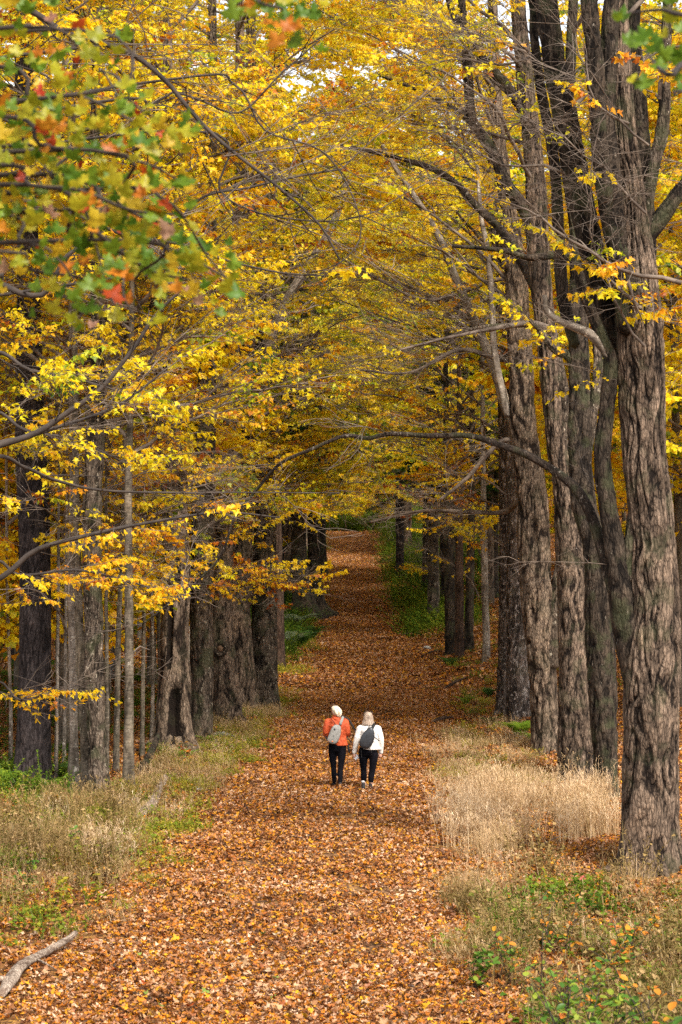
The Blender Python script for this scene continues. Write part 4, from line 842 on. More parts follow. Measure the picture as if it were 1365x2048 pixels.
patch('matted_dry_grass', MESS, 4, [(lambda y: 1.7 + 2 * FE(y), lambda y: 2.7 + 2 * FE(y), 34, 41.5, 2.4, .85, .45), (2.8, 4.8, 30, 41.5, .7, .8, .35), (lambda y: -.14 * y, lambda y: -3.6 + FE(y), 35.5, 46, 2.2, .9, .28), (lambda y: float(xr(y)) - .1 + FE(y), XR(2.2), 49, 66, 3.6, .7, .5), (lambda y: float(xl(y)) - 1.9, lambda y: float(xl(y)) + FE(y), 46, 74, 4.2, .75, .42), (lambda y: -3.6, lambda y: -2.8 + FE(y), 34, 46, 1.5, .7, .4), (lambda y: -.14 * y, lambda y: -3.4 + FE(y), 32.5, 35, 1.6, .7, .25), (1.7, 5, 20, 31, 1.0, .8, .2), (2.6, 5, 31, 38, 1.0, .8, .2), (1.4, 2.2, 30, 36, 3, .9, .2)], 22)
patch('weeds', WEED, 5, [(lambda y: 1.7 + FE(y), 2.6, 30.5, 33.5, 4, 1, .62), (2.0, 5.0, 21, 37, 2.0, 1.3, .50), (lambda y: -.14 * y, lambda y: -3.5 + FE(y), 31, 47, 2.0, 1.3, .74), (lambda y: float(xr(y)) + .2 + FE(y), XR(2.3), 50, 66, 4, .85, .97), (lambda y: float(xr(y)) + .5 + 2 * FE(y), XR(2.6), 66, 88, .6, .7, .95), (lambda y: float(xl(y)) - 2.2, lambda y: float(xl(y)) + FE(y), 42, 80, 4.5, .9, .85), (XR(1.0), XR(6), 66, 122, .5, .9, .75), (lambda y: -.14 * y, XL(-2.2), 60, 130, .8, 1.4, .4)], 23)
patch('verge_grass', SHORT, 4, [(lambda y: float(xr(y)) + .3 + FE(y), XR(1.7), 49, 58, 2, .7, .98), (lambda y: float(xl(y)) - 1.7, lambda y: float(xl(y)) - .1 + FE(y), 38, 84, 3.2, .8, .96), (lambda y: -3.6, lambda y: -2.7 + FE(y), 34, 44, 1.6, .8, .8), (lambda y: float(xr(y)) + .2 + 1.5 * FE(y), XR(3.2), 125, 225, 1.0, 1.5, .8), (XL(-2.4), lambda y: float(xl(y)) + FE(y), 92, 225, 1.0, 1.4, .85), (-6.2, -4.6, 40, 50, 2, 1.1, .5)], 24)
patch('brown_stalks', STALK, 5, [(1.9, 5, 20, 33, 3.0, 1.0, .06), (2.6, 5.2, 33, 40, 1.6, .9, .1), (lambda y: -.14 * y, lambda y: -3.5 + FE(y), 35.5, 46, 2.2, 1.0, .14), (lambda y: 1.7 + FE(y), 2.6, 30, 36, 3.0, .8, .12), (XR(.6), XR(2.6), 50, 75, .8, .6, .2), (XL(-2.2), XL(-.4), 46, 74, 1.0, .6, .2)], 26)
patch('green_undergrowth', BUSH, 4, [(lambda y: float(xr(y)) + .7 + 1.5 * FE(y), XR(3.8), 122, 232, 1.3, 1.35, .55), (XL(-2.8), lambda y: float(xl(y)) - .6 + FE(y), 96, 225, .9, 1.0, .5), (XL(-5), XL(-1.2), 100, 160, 1.0, 1.2, .3), (lambda y: -.14 * y, lambda y: -5.3, 47, 56, 2.2, .8, .48), (-6.3, -4.9, 41, 45, 1.6, .6, .44), (XR(2), XR(8), 150, 240, .6, 1.5, .4), (-8, 8, 236, 262, .9, 1.8, .5)], 25)

# ================================================================== ferns and little plants
def fern(px, py, h, n, tint, label, seed, group=None):
    D = place(px, py); b = P(px, py, D); b[2] = gz(b[0], b[1]); root = empty('fern', b, label, 'fern', group); rng = Rng(seed)
    m = fern_mats[tint]
    for i in range(n):
        az = i * 6.28 / n + rng.s(-.3, .3); L = h * rng.s(.8, 1.25); mb = MB(); k = 14; q = []
        for j in range(k):
            t = j / (k - 1); q.append(b + np.array([math.cos(az) * L * (.2 * t + .6 * t * t), math.sin(az) * L * (.2 * t + .6 * t * t), L * (1.15 * t - .65 * t * t)]))
        q = np.array(q); tube(mb, q, np.linspace(.006, .002, k), 3, False, rnd=.2); sd = np.array([-math.sin(az), math.cos(az), 0])
        for j in range(2, k):
            t = j / (k - 1); w = L * .26 * math.sin(.5 + 2.6 * t) + .01; dz = (q[j] - q[j - 1])
            for s in (-1, 1):
                e = q[j] + s * sd * w + dz * .8 + np.array([0, 0, -.15 * w]); mb.add([q[j] - dz * .45, q[j] + dz * .3, e + dz * .1, e - dz * .1], None, [(0, 1, 2, 3)], rng.random())
        mb.build('frond', m, root, smooth=False)
    return root
fern_mats = {'bright': leaf_mat('fern_bright', [(0, (.10, .22, .015)), (1, (.30, .40, .04))], .45, 1, False), 'deep': leaf_mat('fern_deep', [(0, (.035, .095, .02)), (1, (.10, .19, .035))], .4, 1, False),
             'yellow': leaf_mat('fern_yellow', [(0, (.34, .34, .04)), (1, (.55, .45, .06))], .45, 1, False), 'pale': leaf_mat('fern_pale', [(0, (.16, .20, .12)), (1, (.26, .32, .2))], .4, 1, False)}
fern(1040, 1478, .72, 16, 'bright', 'bright green fern clump at the foot of the pale forked maple', 901)
fern(1062, 1486, .5, 9, 'bright', 'smaller yellow green fern against the pale twisted stem', 902)
fern(978, 1396, .5, 9, 'deep', 'deep green fern high on the leafy bank', 903)
fern(932, 1412, .5, 9, 'bright', 'olive fern standing alone in the leaves on the bank', 904)
fern(966, 1412, .38, 7, 'yellow', 'small yellowed fern below the deep green one', 905)
fern(980, 1452, .42, 9, 'deep', 'green fern between the grass verge and the flared maple', 906)
fern(900, 1336, .7, 9, 'deep', 'dark green fern below the tight trunk cluster', 907)
for i, (px, py, h) in enumerate([(590, 1262, 1.5), (602, 1296, 1.3), (622, 1282, 1.2), (578, 1300, 1.3)]):
    fern(px, py, h, 12, 'pale' if i in (0, 3) else 'deep', ['blue grey fern nearest the massive leaning trunk', 'glossy green fern lowest on the fern bank', 'bright fern at the path edge of the fern bank', 'drooping grey fern half behind the narrow dark trunk'][i], 910 + i)
for i, (px, py, h, lab) in enumerate([(40, 1560, .7, 'green fern close behind the dark pine'), (120, 1560, .6, 'green fern between the pine and the pale birch'), (96, 1590, .6, 'lime fern in front of the dark pine'), (10, 1580, .7, 'fern at the picture edge beside the pine'), (415, 1492, .45, 'small fern by the pale stones'), (372, 1520, .4, 'pale fern under the hollow tree')]):
    fern(px, py, h, 11, 'bright' if i != 1 else 'deep', lab, 930 + i)

# ================================================================== shrubs and saplings near the viewer
def oval(n=8):
    th = np.linspace(0, 2 * np.pi, n, endpoint=False); x = .33 * np.sin(th); y = .5 - .5 * np.cos(th); A = np.vstack([np.stack([x, y], -1), [[0, .5]]]); return A, np.array([(i, (i + 1) % n, n) for i in range(n)])
OV = oval(10)
def leafset(shape, stops, n, seed, curl=.3, name='leaf', trans=.4):
    out = []
    m = leaf_mat(name, stops, trans, 1.0, False)
    for k in range(n):
        mb = MB(); r2 = Rng(seed + k); put_leaf(mb, shape, np.zeros(3), np.eye(3), 1.0, r2, (k + .5) / n, curl); out.append(mb.mesh(name, m, smooth=False))
    return out
OVG = leafset(OV, [(0, (.05, .13, .02)), (.6, (.13, .24, .03)), (1, (.30, .34, .04))], 5, 950, name='oval_leaf')
OVO = leafset(OV, [(0, (.55, .30, .03)), (1, (.62, .16, .03))], 3, 955, name='orange_oval_leaf')
OVP = leafset(OV, [(0, (.80, .14, .16)), (1, (.85, .32, .28))], 2, 960, name='pink_leaf')
def shrub(label, X, Y, H, nst, nleaf, lsets, size, seed, cat='shrub', spread=.35, name='shrub'):
    g = gz(X, Y); root = empty(name, (X, Y, g), label, cat); rng = Rng(seed)
    if Y < 32: size *= 1.25; nleaf = int(nleaf * 1.5)
    for i in range(nst):
        az = rng.s(0, 6.28); mb = MB(); p = np.array([X + rng.s(-.1, .1), Y + rng.s(-.1, .1), g - .05]); d = np.array([math.cos(az) * spread, math.sin(az) * spread, 1.0]); L = H * rng.s(.65, 1.05)
        pts = catmull([p, p + d * L * .5 + (rng.s(-.05, .05), 0, 0), p + d * L + (rng.s(-.1, .1), rng.s(-.1, .1), -.05)], step=.08); tube(mb, pts, np.linspace(.009, .003, len(pts)), 5)
        ends = [pts[int(len(pts) * t)] for t in np.linspace(.3, .98, 8)]
        for j in range(5):
            t = rng.s(.3, .9); b0 = pts[int(len(pts) * t)]; a2 = rng.s(0, 6.28); e = b0 + np.array([math.cos(a2), math.sin(a2), rng.s(.3, .9)]) * L * rng.s(.15, .32); br = catmull([b0, (b0 + e) / 2 + (0, 0, .02), e], step=.06); tube(mb, br, np.linspace(.004, .002, len(br)), 4); ends += list(br[1:])
        mb.build('stem', M_twigd, root)
        for j in range(nleaf // nst):
            o = bpy.data.objects.new('leaf', rng.choice(rng.choice(lsets))); COL.objects.link(o); o.parent = root; q = rng.choice(ends) - np.array([X, Y, g])
            o.location = q; o.rotation_euler = (rng.s(-.6, .7), rng.s(-.6, .6), rng.s(0, 6.28)); s = size * rng.s(.65, 1.25); o.scale = (s, s, s)
def at(px, D): return (px - 682.5) * D / F
shrub('green round leaved shrub beside the base of the shaggy maple', at(1215, 23.5), 23.5, 1.05, 4, 74, [OVG, OVG, OVG, OVO], .085, 961)
shrub('open twiggy shrub with small dark green leaves low beside the path', at(1180, 20.5), 20.5, 1.35, 4, 80, [OVG], .06, 962)
shrub('blurred green shrub at the very corner of the picture', at(1345, 17.5), 17.5, 1.0, 4, 60, [OVG], .085, 963)
shrub('arching shrub with orange leaves in front of the shaggy maple', at(1360, 22), 22, 1.35, 3, 45, [OVO, OVG], .06, 964, spread=.5)
shrub('tall thin weed with browned green leaves in the matted grass', at(1085, 27), 27, 1.15, 2, 34, [OVG], .055, 965, spread=.15)
shrub('leafy green shrub behind the open twiggy one', at(1110, 24), 24, .9, 3, 48, [OVG], .06, 967)
shrub('blurred green leafy shrub low in front of the open twiggy one', at(1250, 18.5), 18.5, .85, 4, 60, [OVG], .075, 972)
shrub('thin dark stemmed shrub at the tip of the matted grass', at(1010, 29.5), 29.5, .75, 4, 60, [OVG, OVG, OVO], .06, 973)
shrub('low leafy green shrub growing at the edge of the path litter', at(955, 29), 29, .5, 4, 70, [OVG], .07, 974)
shrub('yellow green shrub with thin stems beneath the shaggy maple', at(1250, 30), 30, .8, 4, 60, [OVG, OVO], .07, 975)
shrub('dark twiggy shrub between the matted grass and the shaggy maple', at(1120, 31), 31, .9, 4, 44, [OVG, OVO], .055, 976)
shrub('spindly shrub with few leaves near the picture bottom', at(1070, 20), 20, .8, 3, 30, [OVG, OVO], .055, 977)
shrub('bushy green shrub between the corner shrub and the shaggy maple', at(1310, 20.5), 20.5, 1.2, 5, 80, [OVG, OVG, OVO], .075, 978)
shrub('tallest thin green shrub near the picture bottom', at(1150, 22), 22, 1.3, 4, 60, [OVG], .065, 979)
shrub('small seedling with bright pink leaves in the leaf litter', at(1165, 37.6), 37.6, .30, 2, 14, [OVP], .085, 966, 'seedling', name='seedling')
shrub('low green shrub among the dry grass near the picture edge', at(60, 41), 41, .8, 4, 70, [OVG], .10, 968)
shrub('low green shrub in front of the pale birch', at(150, 40), 40, .6, 4, 50, [OVG], .09, 969)
shrub('dark leaved shrub lowest on the fallen branch side', at(50, 37), 37, .6, 4, 56, [OVG], .10, 970)
shrub('yellow green seedlings on the verge by the hollow tree', at(370, 56), 56, .7, 4, 60, [OVG, OVO], .09, 971)

# overhanging maple branch with turning leaves, close to the viewer
HIs = {}
for nm, st in dict(green=[(0, (.06, .14, .010)), (1, (.18, .27, .018))], olive=[(0, (.22, .25, .014)), (1, (.46, .40, .02))], yellow=[(0, (.50, .33, .02)), (1, (.62, .45, .03))], orange=[(0, (.50, .15, .015)), (1, (.60, .26, .02))], red=[(0, (.36, .03, .01)), (1, (.48, .08, .015))], pinkish=[(0, (.36, .17, .12)), (1, (.42, .27, .17))]).items():
    HIs[nm] = leafset(LS_HI, st, 3, 980, .45, 'maple_leaf_' + nm, .5)
def overhang(label, X, Y, twigs, nleaf, D, region, seed, weights, size=.10, extra=0):
    """a tree out of view whose leafy branch hangs into it"""
    g = gz(X, Y); root = empty('maple_tree', (X, Y, g), label, 'tree'); rng = Rng(seed)
    mb = MB(); bole(mb, [(X, Y, g - .2, .14), (X, Y, g + 3, .11), (X + .05, Y, g + 6.5, .05)], 18, .2, seed, .3, .01, .08); mb.build('trunk', B_maple_dark, root)
    anchors = []
    for tw in twigs:
        pp = [np.array([X, Y, min(g + 6.2, max(g + 1, P(*tw[0], D)[2]))])] + [P(a, b, D + rng.s(-.5, .5)) for a, b in tw]
        C = catmull(pp, step=.08); mb = MB(); tube(mb, C, np.linspace(.02, .004, len(C)), 6); mb.build('branch', M_twigd, root); anchors += [c for c in C if True]
    A = np.array(anchors); k = 0; tries = 0
    while k < nleaf and tries < nleaf * 40:
        tries += 1; a = A[rng.randrange(len(A))] + np.array([rng.gauss(0, .11), rng.gauss(0, .35), rng.gauss(0, .10)])
        px = a[0] / a[1] * F + 682.5; py = 1024 - (a[2] - CAM_Z) / a[1] * F
        if not region(px, py): continue
        k += 1; o = bpy.data.objects.new('leaf', rng.choice(HIs[rng.choices(list(weights), list(weights.values()))[0]])); COL.objects.link(o); o.parent = root
        o.location = a - np.array([X, Y, g]); o.rotation_euler = (rng.s(.5, 2.3), rng.s(-.6, .6), rng.s(-1, 1) + (math.pi if rng.random() < .5 else 0)); s = size * rng.s(.6, 1.15); o.scale = (s, s, s)
    if extra:
        grp = {}
        for e_ in range(extra):
            for _ in range(60):
                a = A[rng.randrange(len(A))] + np.array([rng.gauss(0, .14), rng.gauss(0, .5), rng.gauss(0, .12)]); px = a[0] / a[1] * F + 682.5; py = 1024 - (a[2] - CAM_Z) / a[1] * F
                if region(px, py): break
            else: continue
            grp.setdefault(rng.choices(list(weights), list(weights.values()))[0], []).append(a)
        for kname, lst in grp.items():
            mb = MB()
            for a in lst: put_leaf(mb, LS_HI, a, rotm(rng.s(.5, 2.3), rng.s(-.5, .5), rng.s(-1, 1) + (math.pi if rng.random() < .5 else 0)), size * rng.s(.5, 1.0), rng, rng.random(), .45)
            o = mb.build('leaves', HIs[kname][0].materials[0], root, smooth=False); o['kind'] = 'stuff'
tw = [[(-30, 60), (60, 55), (120, 60), (170, 110)], [(-30, 130), (60, 200), (150, 190), (260, 240), (330, 300)], [(-30, 230), (80, 290), (180, 300), (300, 330), (370, 370)], [(-30, 330), (60, 370), (160, 380), (260, 420), (360, 430)], [(60, 370), (140, 470), (250, 480), (350, 500), (460, 560)],
      [(150, 190), (200, 140), (240, 200)], [(180, 300), (230, 400), (300, 440), (370, 450)], [(-30, 430), (40, 480), (100, 500), (150, 560)], [(250, 480), (270, 560), (280, 640)], [(160, 60), (260, 200), (320, 240)], [(80, 290), (100, 350), (170, 420), (210, 560)], [(160, 380), (330, 400), (420, 520), (470, 570)], [(100, 350), (200, 470), (300, 540), (380, 560)], [(170, 420), (240, 520), (250, 600), (290, 660)], [(-30, 500), (60, 540), (180, 560), (240, 620)]]
overhang('maple just outside the picture holding out green, orange and red turning leaves', -3.3, 11.5, tw, 298, 10.5, lambda x, y: x < 395 + (90 if y > 480 else 0) - max(0, 160 - y) * 1.6 and y < 665 and not (x > 300 and y < 230), 991, dict(green=13, olive=15, yellow=5, orange=3, red=1.2, pinkish=.7), .088, 900)
overhang('maple above the picture with one drooping green leafed twig', -1.8, 9.2, [[(460, -40), (520, 5), (570, 20), (610, 60)], [(480, -30), (540, -5), (620, 70)]], 26, 9.5, lambda x, y: 440 < x < 660 and y < 105, 992, dict(green=7, olive=3, orange=2), .09, 30)
overhang('maple beyond the picture corner with shaded green leaves', 2.3, 9.8, [[(1420, 40), (1330, 20), (1240, 30)], [(1420, 120), (1340, 150), (1290, 100)], [(1400, 180), (1350, 190)]], 30, 9.5, lambda x, y: x > 1225 and y < 230, 993, dict(green=9, olive=1), .085, 30)

# ================================================================== fallen wood and stones
def log(name, label, ctrl, mt, seed, sides=14, cat='fallen branch', extra=(), ridge=.006, cut=None):
    ctrl = np.array(ctrl, float); root = empty(name, (ctrl[0][0], ctrl[0][1], gz(ctrl[0][0], ctrl[0][1])), label, cat)
    mb = MB(); bole(mb, ctrl, sides, .05, seed, 0, ridge, .06, .12, False, .3); mb.build('stem', mt, root)
    for e in extra: mb = MB(); tube(mb, catmull(e[0], step=.06), np.linspace(e[1], e[2], len(catmull(e[0], step=.06))), 6); mb.build('side_branch', mt, root)
D0, D1 = place(12, 1992), place(150, 1876)
def gp(px, D, h): x = at(px, D); return [x, D, gz(x, D) + h]
log('fallen_branch', 'bleached fallen branch lying on the leaves with bark left at its upper end', [gp(2, D0 - .3, .05) + [.045], gp(22, D0 + .2, .12) + [.075], gp(45, D0 + .75, .13) + [.06], gp(90, D0 + 1.7, .12) + [.05], gp(130, D0 + 2.9, .13) + [.042], gp(152, D0 + 3.5, .14) + [.03]], B_dead, 1001, 20,
    extra=[([gp(22, D0 + .2, .12), gp(-20, D0 - .1, .2), gp(-50, D0 - .1, .1)], .05, .02), ([gp(70, D0 + 1.2, .12), gp(100, D0 + 1.0, .1), gp(115, D0 + 1.1, .04)], .018, .006)])
log('broken_log', 'split pale log lying between the beech and the hollow tree', [gp(268, 45.5, .08) + [.09], gp(300, 48, .12) + [.10], gp(330, 51, .2) + [.07]], B_dead, 1002)
log('broken_log', 'grey brushwood log propped behind the hollow tree', [gp(272, 53, .05) + [.07], gp(296, 56, .22) + [.09], gp(318, 59, .40) + [.05]], B_maple_dark, 1003, extra=[([gp(296, 56, .2), gp(292, 55, .1), gp(306, 52, .05)], .03, .01), ([gp(285, 54, .15), gp(280, 53, .5), gp(284, 53, .75)], .022, .010)])
log('stump', 'crumbling red brown stump between the slim trunks', [gp(232, 46, -.1) + [.30], gp(231, 46, .18) + [.26], gp(236, 46, .36) + [.14]], B_brown, 1004, 24, 'stump', ridge=.05)
for i, (a, b, c, hh) in enumerate([(340, 1560, 395, .05), (1080, 1700, 1150, .1), (950, 1925, 1060, .06), (1120, 1880, 1190, .12)]):
    D = place(a, b); log('stick', ['thin bleached stick on the verge below the hollow tree', 'dry stalk lying across the matted grass', 'pale straw coloured stick at the path edge', 'fallen twig under the green shrubs'][i], [gp(a, D, .05) + [.012], gp((a + c) / 2, D + .3, hh) + [.010], gp(c, D + .5, hh) + [.006]], B_dead, 1010 + i, 6, 'stick', ridge=.001)
for i, (px, py, pts_) in enumerate([(880, 1450, 26), (905, 1378, 30), (860, 1312, 22), (812, 1274, 18)]):
    D = place(px, py); log('stick', ['dark root stub poking from the bank of leaves', 'dark stick on the slope below the ferns', 'black wet root at the foot of the leafy bank', 'short dark stub by the far path edge'][i], [gp(px - pts_, D, -.02) + [.02], gp(px, D + .4, .14) + [.045], gp(px + pts_, D + 1.2, .10) + [.02]], B_brown, 1020 + i, 7, 'stick', ridge=.004)
def stone(px, py, w, h, label, seed, mt=M_stone):
    D = place(px, py); x = at(px, D); z = gz(x, D); bm = bmesh.new(); bmesh.ops.create_icosphere(bm, subdivisions=4, radius=1); rs = np.random.RandomState(seed); ph = rs.rand(12) * 6.28
    for v in bm.verts:
        c = v.co.copy(); f = 1 + .13 * math.sin(3 * c.x + ph[0]) + .12 * math.sin(4 * c.y + ph[1] + c.z * 2) + .1 * math.sin(5 * c.z + ph[2]) + .04 * math.sin(11 * c.x + ph[3]) + .04 * math.sin(13 * c.y + ph[4])
        f *= 1 - .12 * max(0, c.z) ; v.co = Vector((c.x * f * w, c.y * f * w * .7, c.z * f * h))
    me = bpy.data.meshes.new('stone'); bm.to_mesh(me); bm.free(); me.materials.append(mt)
    for p_ in me.polygons: p_.use_smooth = seed % 2 == 0
    o = bpy.data.objects.new('stone', me); COL.objects.link(o); o.location = (x, D, z + h * .25); o.rotation_euler = (0, 0, rs.rand() * 3); props(o, label, 'stone')
for a in [(398, 1582, .17, .07, 'flat pale stone at the edge of the leafy path', 1), (424, 1488, .22, .13, 'pale stone beneath the mottled maple', 3), (448, 1476, .30, .15, 'mossy grey stone at the foot of the knot tree', 4), (405, 1496, .16, .12, 'small stone half hidden by the pale fern', 5),
          (1076, 1494, .14, .10, 'grey stone beside the pale forked maple', 7), (857, 1300, .22, .16, 'grey stone on the bank below the dark trunks', 8), (988, 1150, .35, .28, 'light grey boulder high on the bank behind the beech', 9), (1010, 1180, .3, .2, 'low dark boulder on the bank behind the beech', 10), (870, 1165, .3, .2, 'stone in the green bank by the dark broad trunk', 12)]: stone(*a)
# ================================================================== the two walkers
M_skin = plain('skin', (.62, .36, .26), .55, (.56, .31, .22), 30)
M_orange = plain('orange_jacket_fabric', (.50, .080, .022), .7, (.36, .055, .015), 9, .4)
M_white = plain('white_fleece', (.74, .70, .65), .85, (.62, .58, .53), 25, .2)
M_black = plain('black_leggings', (.004, .004, .006), .9, (.007, .006, .009), 20, 0, .1)
M_bagg = plain('grey_bag_fabric', (.27, .26, .235), .8, (.21, .20, .18), 30, .2)
M_bagb = plain('black_bag_leather', (.018, .019, .022), .38, (.03, .032, .036), 12, .1, .5)
M_strap = plain('black_strap', (.014, .013, .013), .7)
M_sock = plain('white_sock', (.65, .62, .58), .9)
M_shoe = plain('dark_grey_shoe', (.014, .013, .014), .8, (.035, .032, .032), 40)
M_sole = plain('shoe_sole', (.03, .027, .025), .8)
def hair_mat(name, a, b):
    m = plain(name, a, .5, b, 1.0, .5, .4); n = m.node_tree.nodes; l = m.node_tree.links; t = [x for x in n if x.type == 'TEX_NOISE'][0]; tc = [x for x in n if x.type == 'TEX_COORD'][0]
    mp = n.new('ShaderNodeMapping'); mp.inputs['Scale'].default_value = (75, 75, 7); l.new(tc.outputs['Object'], mp.inputs[0]); l.new(mp.outputs[0], t.inputs['Vector']); return m
M_hair1 = hair_mat('white_blond_hair', (.85, .76, .60), (.50, .37, .22))
M_hair2 = hair_mat('ash_blond_hair', (.50, .38, .28), (.13, .085, .06))
M_paper = plain('white_paper', (.78, .78, .80), .7)
M_print = plain('dark_print', (.05, .05, .055), .8)
M_oprint = plain('orange_print', (.70, .20, .07), .8)
M_glass = plain('dark_sunglasses', (.01, .01, .012), .15, spec=.6)
M_eye = plain('eye', (.05, .03, .02), .3)
M_lip = plain('lip', (.45, .14, .12), .5)

def lobe(mb, rings, sides=20):
    """closed elliptical loft; ring = (x, y, z, rx, ry)"""
    th = np.arange(sides) * 2 * np.pi / sides; V = []
    for (x, y, z, a, b) in rings: V.append(np.stack([x + a * np.cos(th), y + b * np.sin(th), np.full(sides, z)], -1))
    k = len(rings); V = np.vstack(V); i = np.arange(k - 1)[:, None] * sides; j = np.arange(sides)[None, :]; j2 = (j + 1) % sides
    Q = np.stack([i + j, i + j2, i + sides + j2, i + sides + j], -1).reshape(-1, 4)
    n = len(V); r0, r1 = rings[0], rings[-1]; V = np.vstack([V, [r0[:3]], [r1[:3]]]); e = (k - 1) * sides
    T = [(b, a, n) for a, b in zip(range(sides), [*range(1, sides), 0])] + [(e + a, e + b, n + 1) for a, b in zip(range(sides), [*range(1, sides), 0])]
    mb.add(V, T, Q)
def limb_(mb, pts, rad, sides=14, step=.03):
    C = catmull(np.c_[np.array(pts, float), rad], step=step)
    # rounded ends
    d0 = (C[0, :3] - C[1, :3]); d0 /= np.linalg.norm(d0); d1 = (C[-1, :3] - C[-2, :3]); d1 /= np.linalg.norm(d1)
    A = np.vstack([np.r_[C[0, :3] + d0 * C[0, 3] * .9, C[0, 3] * .3], np.r_[C[0, :3] + d0 * C[0, 3] * .5, C[0, 3] * .8], C, np.r_[C[-1, :3] + d1 * C[-1, 3] * .5, C[-1, 3] * .8], np.r_[C[-1, :3] + d1 * C[-1, 3] * .9, C[-1, 3] * .3]])
    T, N, B = frames(A[:, :3]); th = np.arange(sides) * 2 * np.pi / sides
    V = A[:, None, :3] + A[:, 3][:, None, None] * (np.cos(th)[None, :, None] * N[:, None, :] + np.sin(th)[None, :, None] * B[:, None, :]); k = len(A)
    i = np.arange(k - 1)[:, None] * sides; j = np.arange(sides)[None, :]; j2 = (j + 1) % sides
    Q = np.stack([i + j, i + j2, i + sides + j2, i + sides + j], -1).reshape(-1, 4); V = V.reshape(-1, 3); n = len(V); V = np.vstack([V, A[0, :3], A[-1, :3]]); e = (k - 1) * sides
    Tt = [((a + 1) % sides, a, n) for a in range(sides)] + [(e + a, e + (a + 1) % sides, n + 1) for a in range(sides)]
    mb.add(V, Tt, Q)
def skin_obj(mb, name, mt, parent, vox=.011, smooth=2, disp=None):
    o = bpy.data.objects.new(name, mb.mesh(name, mt)); COL.objects.link(o); o.parent = parent
    r = o.modifiers.new('fuse', 'REMESH'); r.mode = 'VOXEL'; r.voxel_size = vox; r.use_smooth_shade = True
    s = o.modifiers.new('soften', 'SMOOTH'); s.iterations = smooth; s.factor = .5
    if disp:
        t = bpy.data.textures.new(name + '_folds', 'CLOUDS'); t.noise_scale = disp[1]; d = o.modifiers.new('folds', 'DISPLACE'); d.texture = t; d.strength = disp[0]; d.texture_coords = 'LOCAL'
    return o
def hand(mb, w, dirv, curl, s=1.0, thumb_side=1):
    """palm and five fingers from the wrist w pointing along dirv; fingers curl towards curl"""
    d = np.array(dirv, float); d /= np.linalg.norm(d); c = np.array(curl, float); c -= d * c.dot(d); c /= np.linalg.norm(c); a = np.cross(d, c)
    w = np.array(w, float); limb_(mb, [w, w + d * .04 * s, w + d * .085 * s], [.024 * s, .033 * s, .034 * s])
    limb_(mb, [w + a * .018 * s + d * .03 * s, w + a * .022 * s + d * .085 * s], [.018 * s, .016 * s]); limb_(mb, [w - a * .018 * s + d * .03 * s, w - a * .022 * s + d * .085 * s], [.018 * s, .016 * s])
    for k, (o_, L) in enumerate(((-.031, .058), (-.0105, .072), (.0105, .078), (.031, .068))):
        b = w + d * .085 * s + a * o_ * s; m = b + (d * .8 + c * .45) * L * .5 * s; t = m + (d * .45 + c * .9) * L * .45 * s; limb_(mb, [b, m, t], [.0095 * s, .009 * s, .0075 * s], 8, .015)
    b = w + d * .03 * s + a * .028 * s * thumb_side; limb_(mb, [b, b + (d * .6 + a * thumb_side * .6 + c * .5) * .035 * s, b + (d * 1.1 + a * thumb_side * .55 + c * 1.0) * .05 * s], [.013 * s, .011 * s, .009 * s], 8, .015)
def head_(mb, x, y, z, s=1.0, turn=0.0):
    """skull, jaw, nose, ears; the face looks along +Y turned by turn"""
    tmp = MB(); rings = []
    for t in np.linspace(-1, 1, 15):
        zz = .115 * t; q = math.sqrt(max(.02, 1 - t * t)); rings.append((0, (-.008 if t > -.2 else .012), zz, .074 * q ** .8 * (1 if t > -.1 else 1 + .25 * (t + .1)), .094 * q ** .8 * (1 if t > -.1 else 1 + .15 * (t + .1))))
    lobe(tmp, rings); limb_(tmp, [(0, .085, .02), (0, .098, -.005), (0, .112, -.028)], [.009, .011, .013], 8, .012)
    limb_(tmp, [(0, .072, -.095), (0, .08, -.09)], [.022, .02], 10, .01)
    for sd_ in (-1, 1): limb_(tmp, [(sd_ * .076, -.005, .018), (sd_ * .082, -.012, 0), (sd_ * .078, -.004, -.022)], [.009, .011, .008], 8, .012); limb_(tmp, [(sd_ * .03, .078, .03), (sd_ * .012, .088, .034)], [.01, .009], 8, .01)
    ct, st = math.cos(turn), math.sin(turn); off = mb.n
    for V in tmp.v:
        X = V[:, 0] * ct - V[:, 1] * st; Y = V[:, 0] * st + V[:, 1] * ct; V[:, 0] = X * s + x; V[:, 1] = Y * s + y; V[:, 2] = V[:, 2] * s + z
    base = mb.n
    mb.v += tmp.v; mb.va += tmp.va; mb.f3 += [f + base for f in tmp.f3]; mb.f4 += [f + base for f in tmp.f4]; mb.a3 += tmp.a3; mb.a4 += tmp.a4; mb.n += tmp.n
def small(name, mt, parent, p, r, sc3=(1, 1, 1), rz=0):
    bm = bmesh.new(); bmesh.ops.create_uvsphere(bm, u_segments=12, v_segments=8, radius=r); me = bpy.data.meshes.new(name); bm.to_mesh(me); bm.free(); me.materials.append(mt)
    o = bpy.data.objects.new(name, me); COL.objects.link(o); o.parent = parent; o.location = p; o.scale = sc3; o.rotation_euler = (0, 0, rz); return o
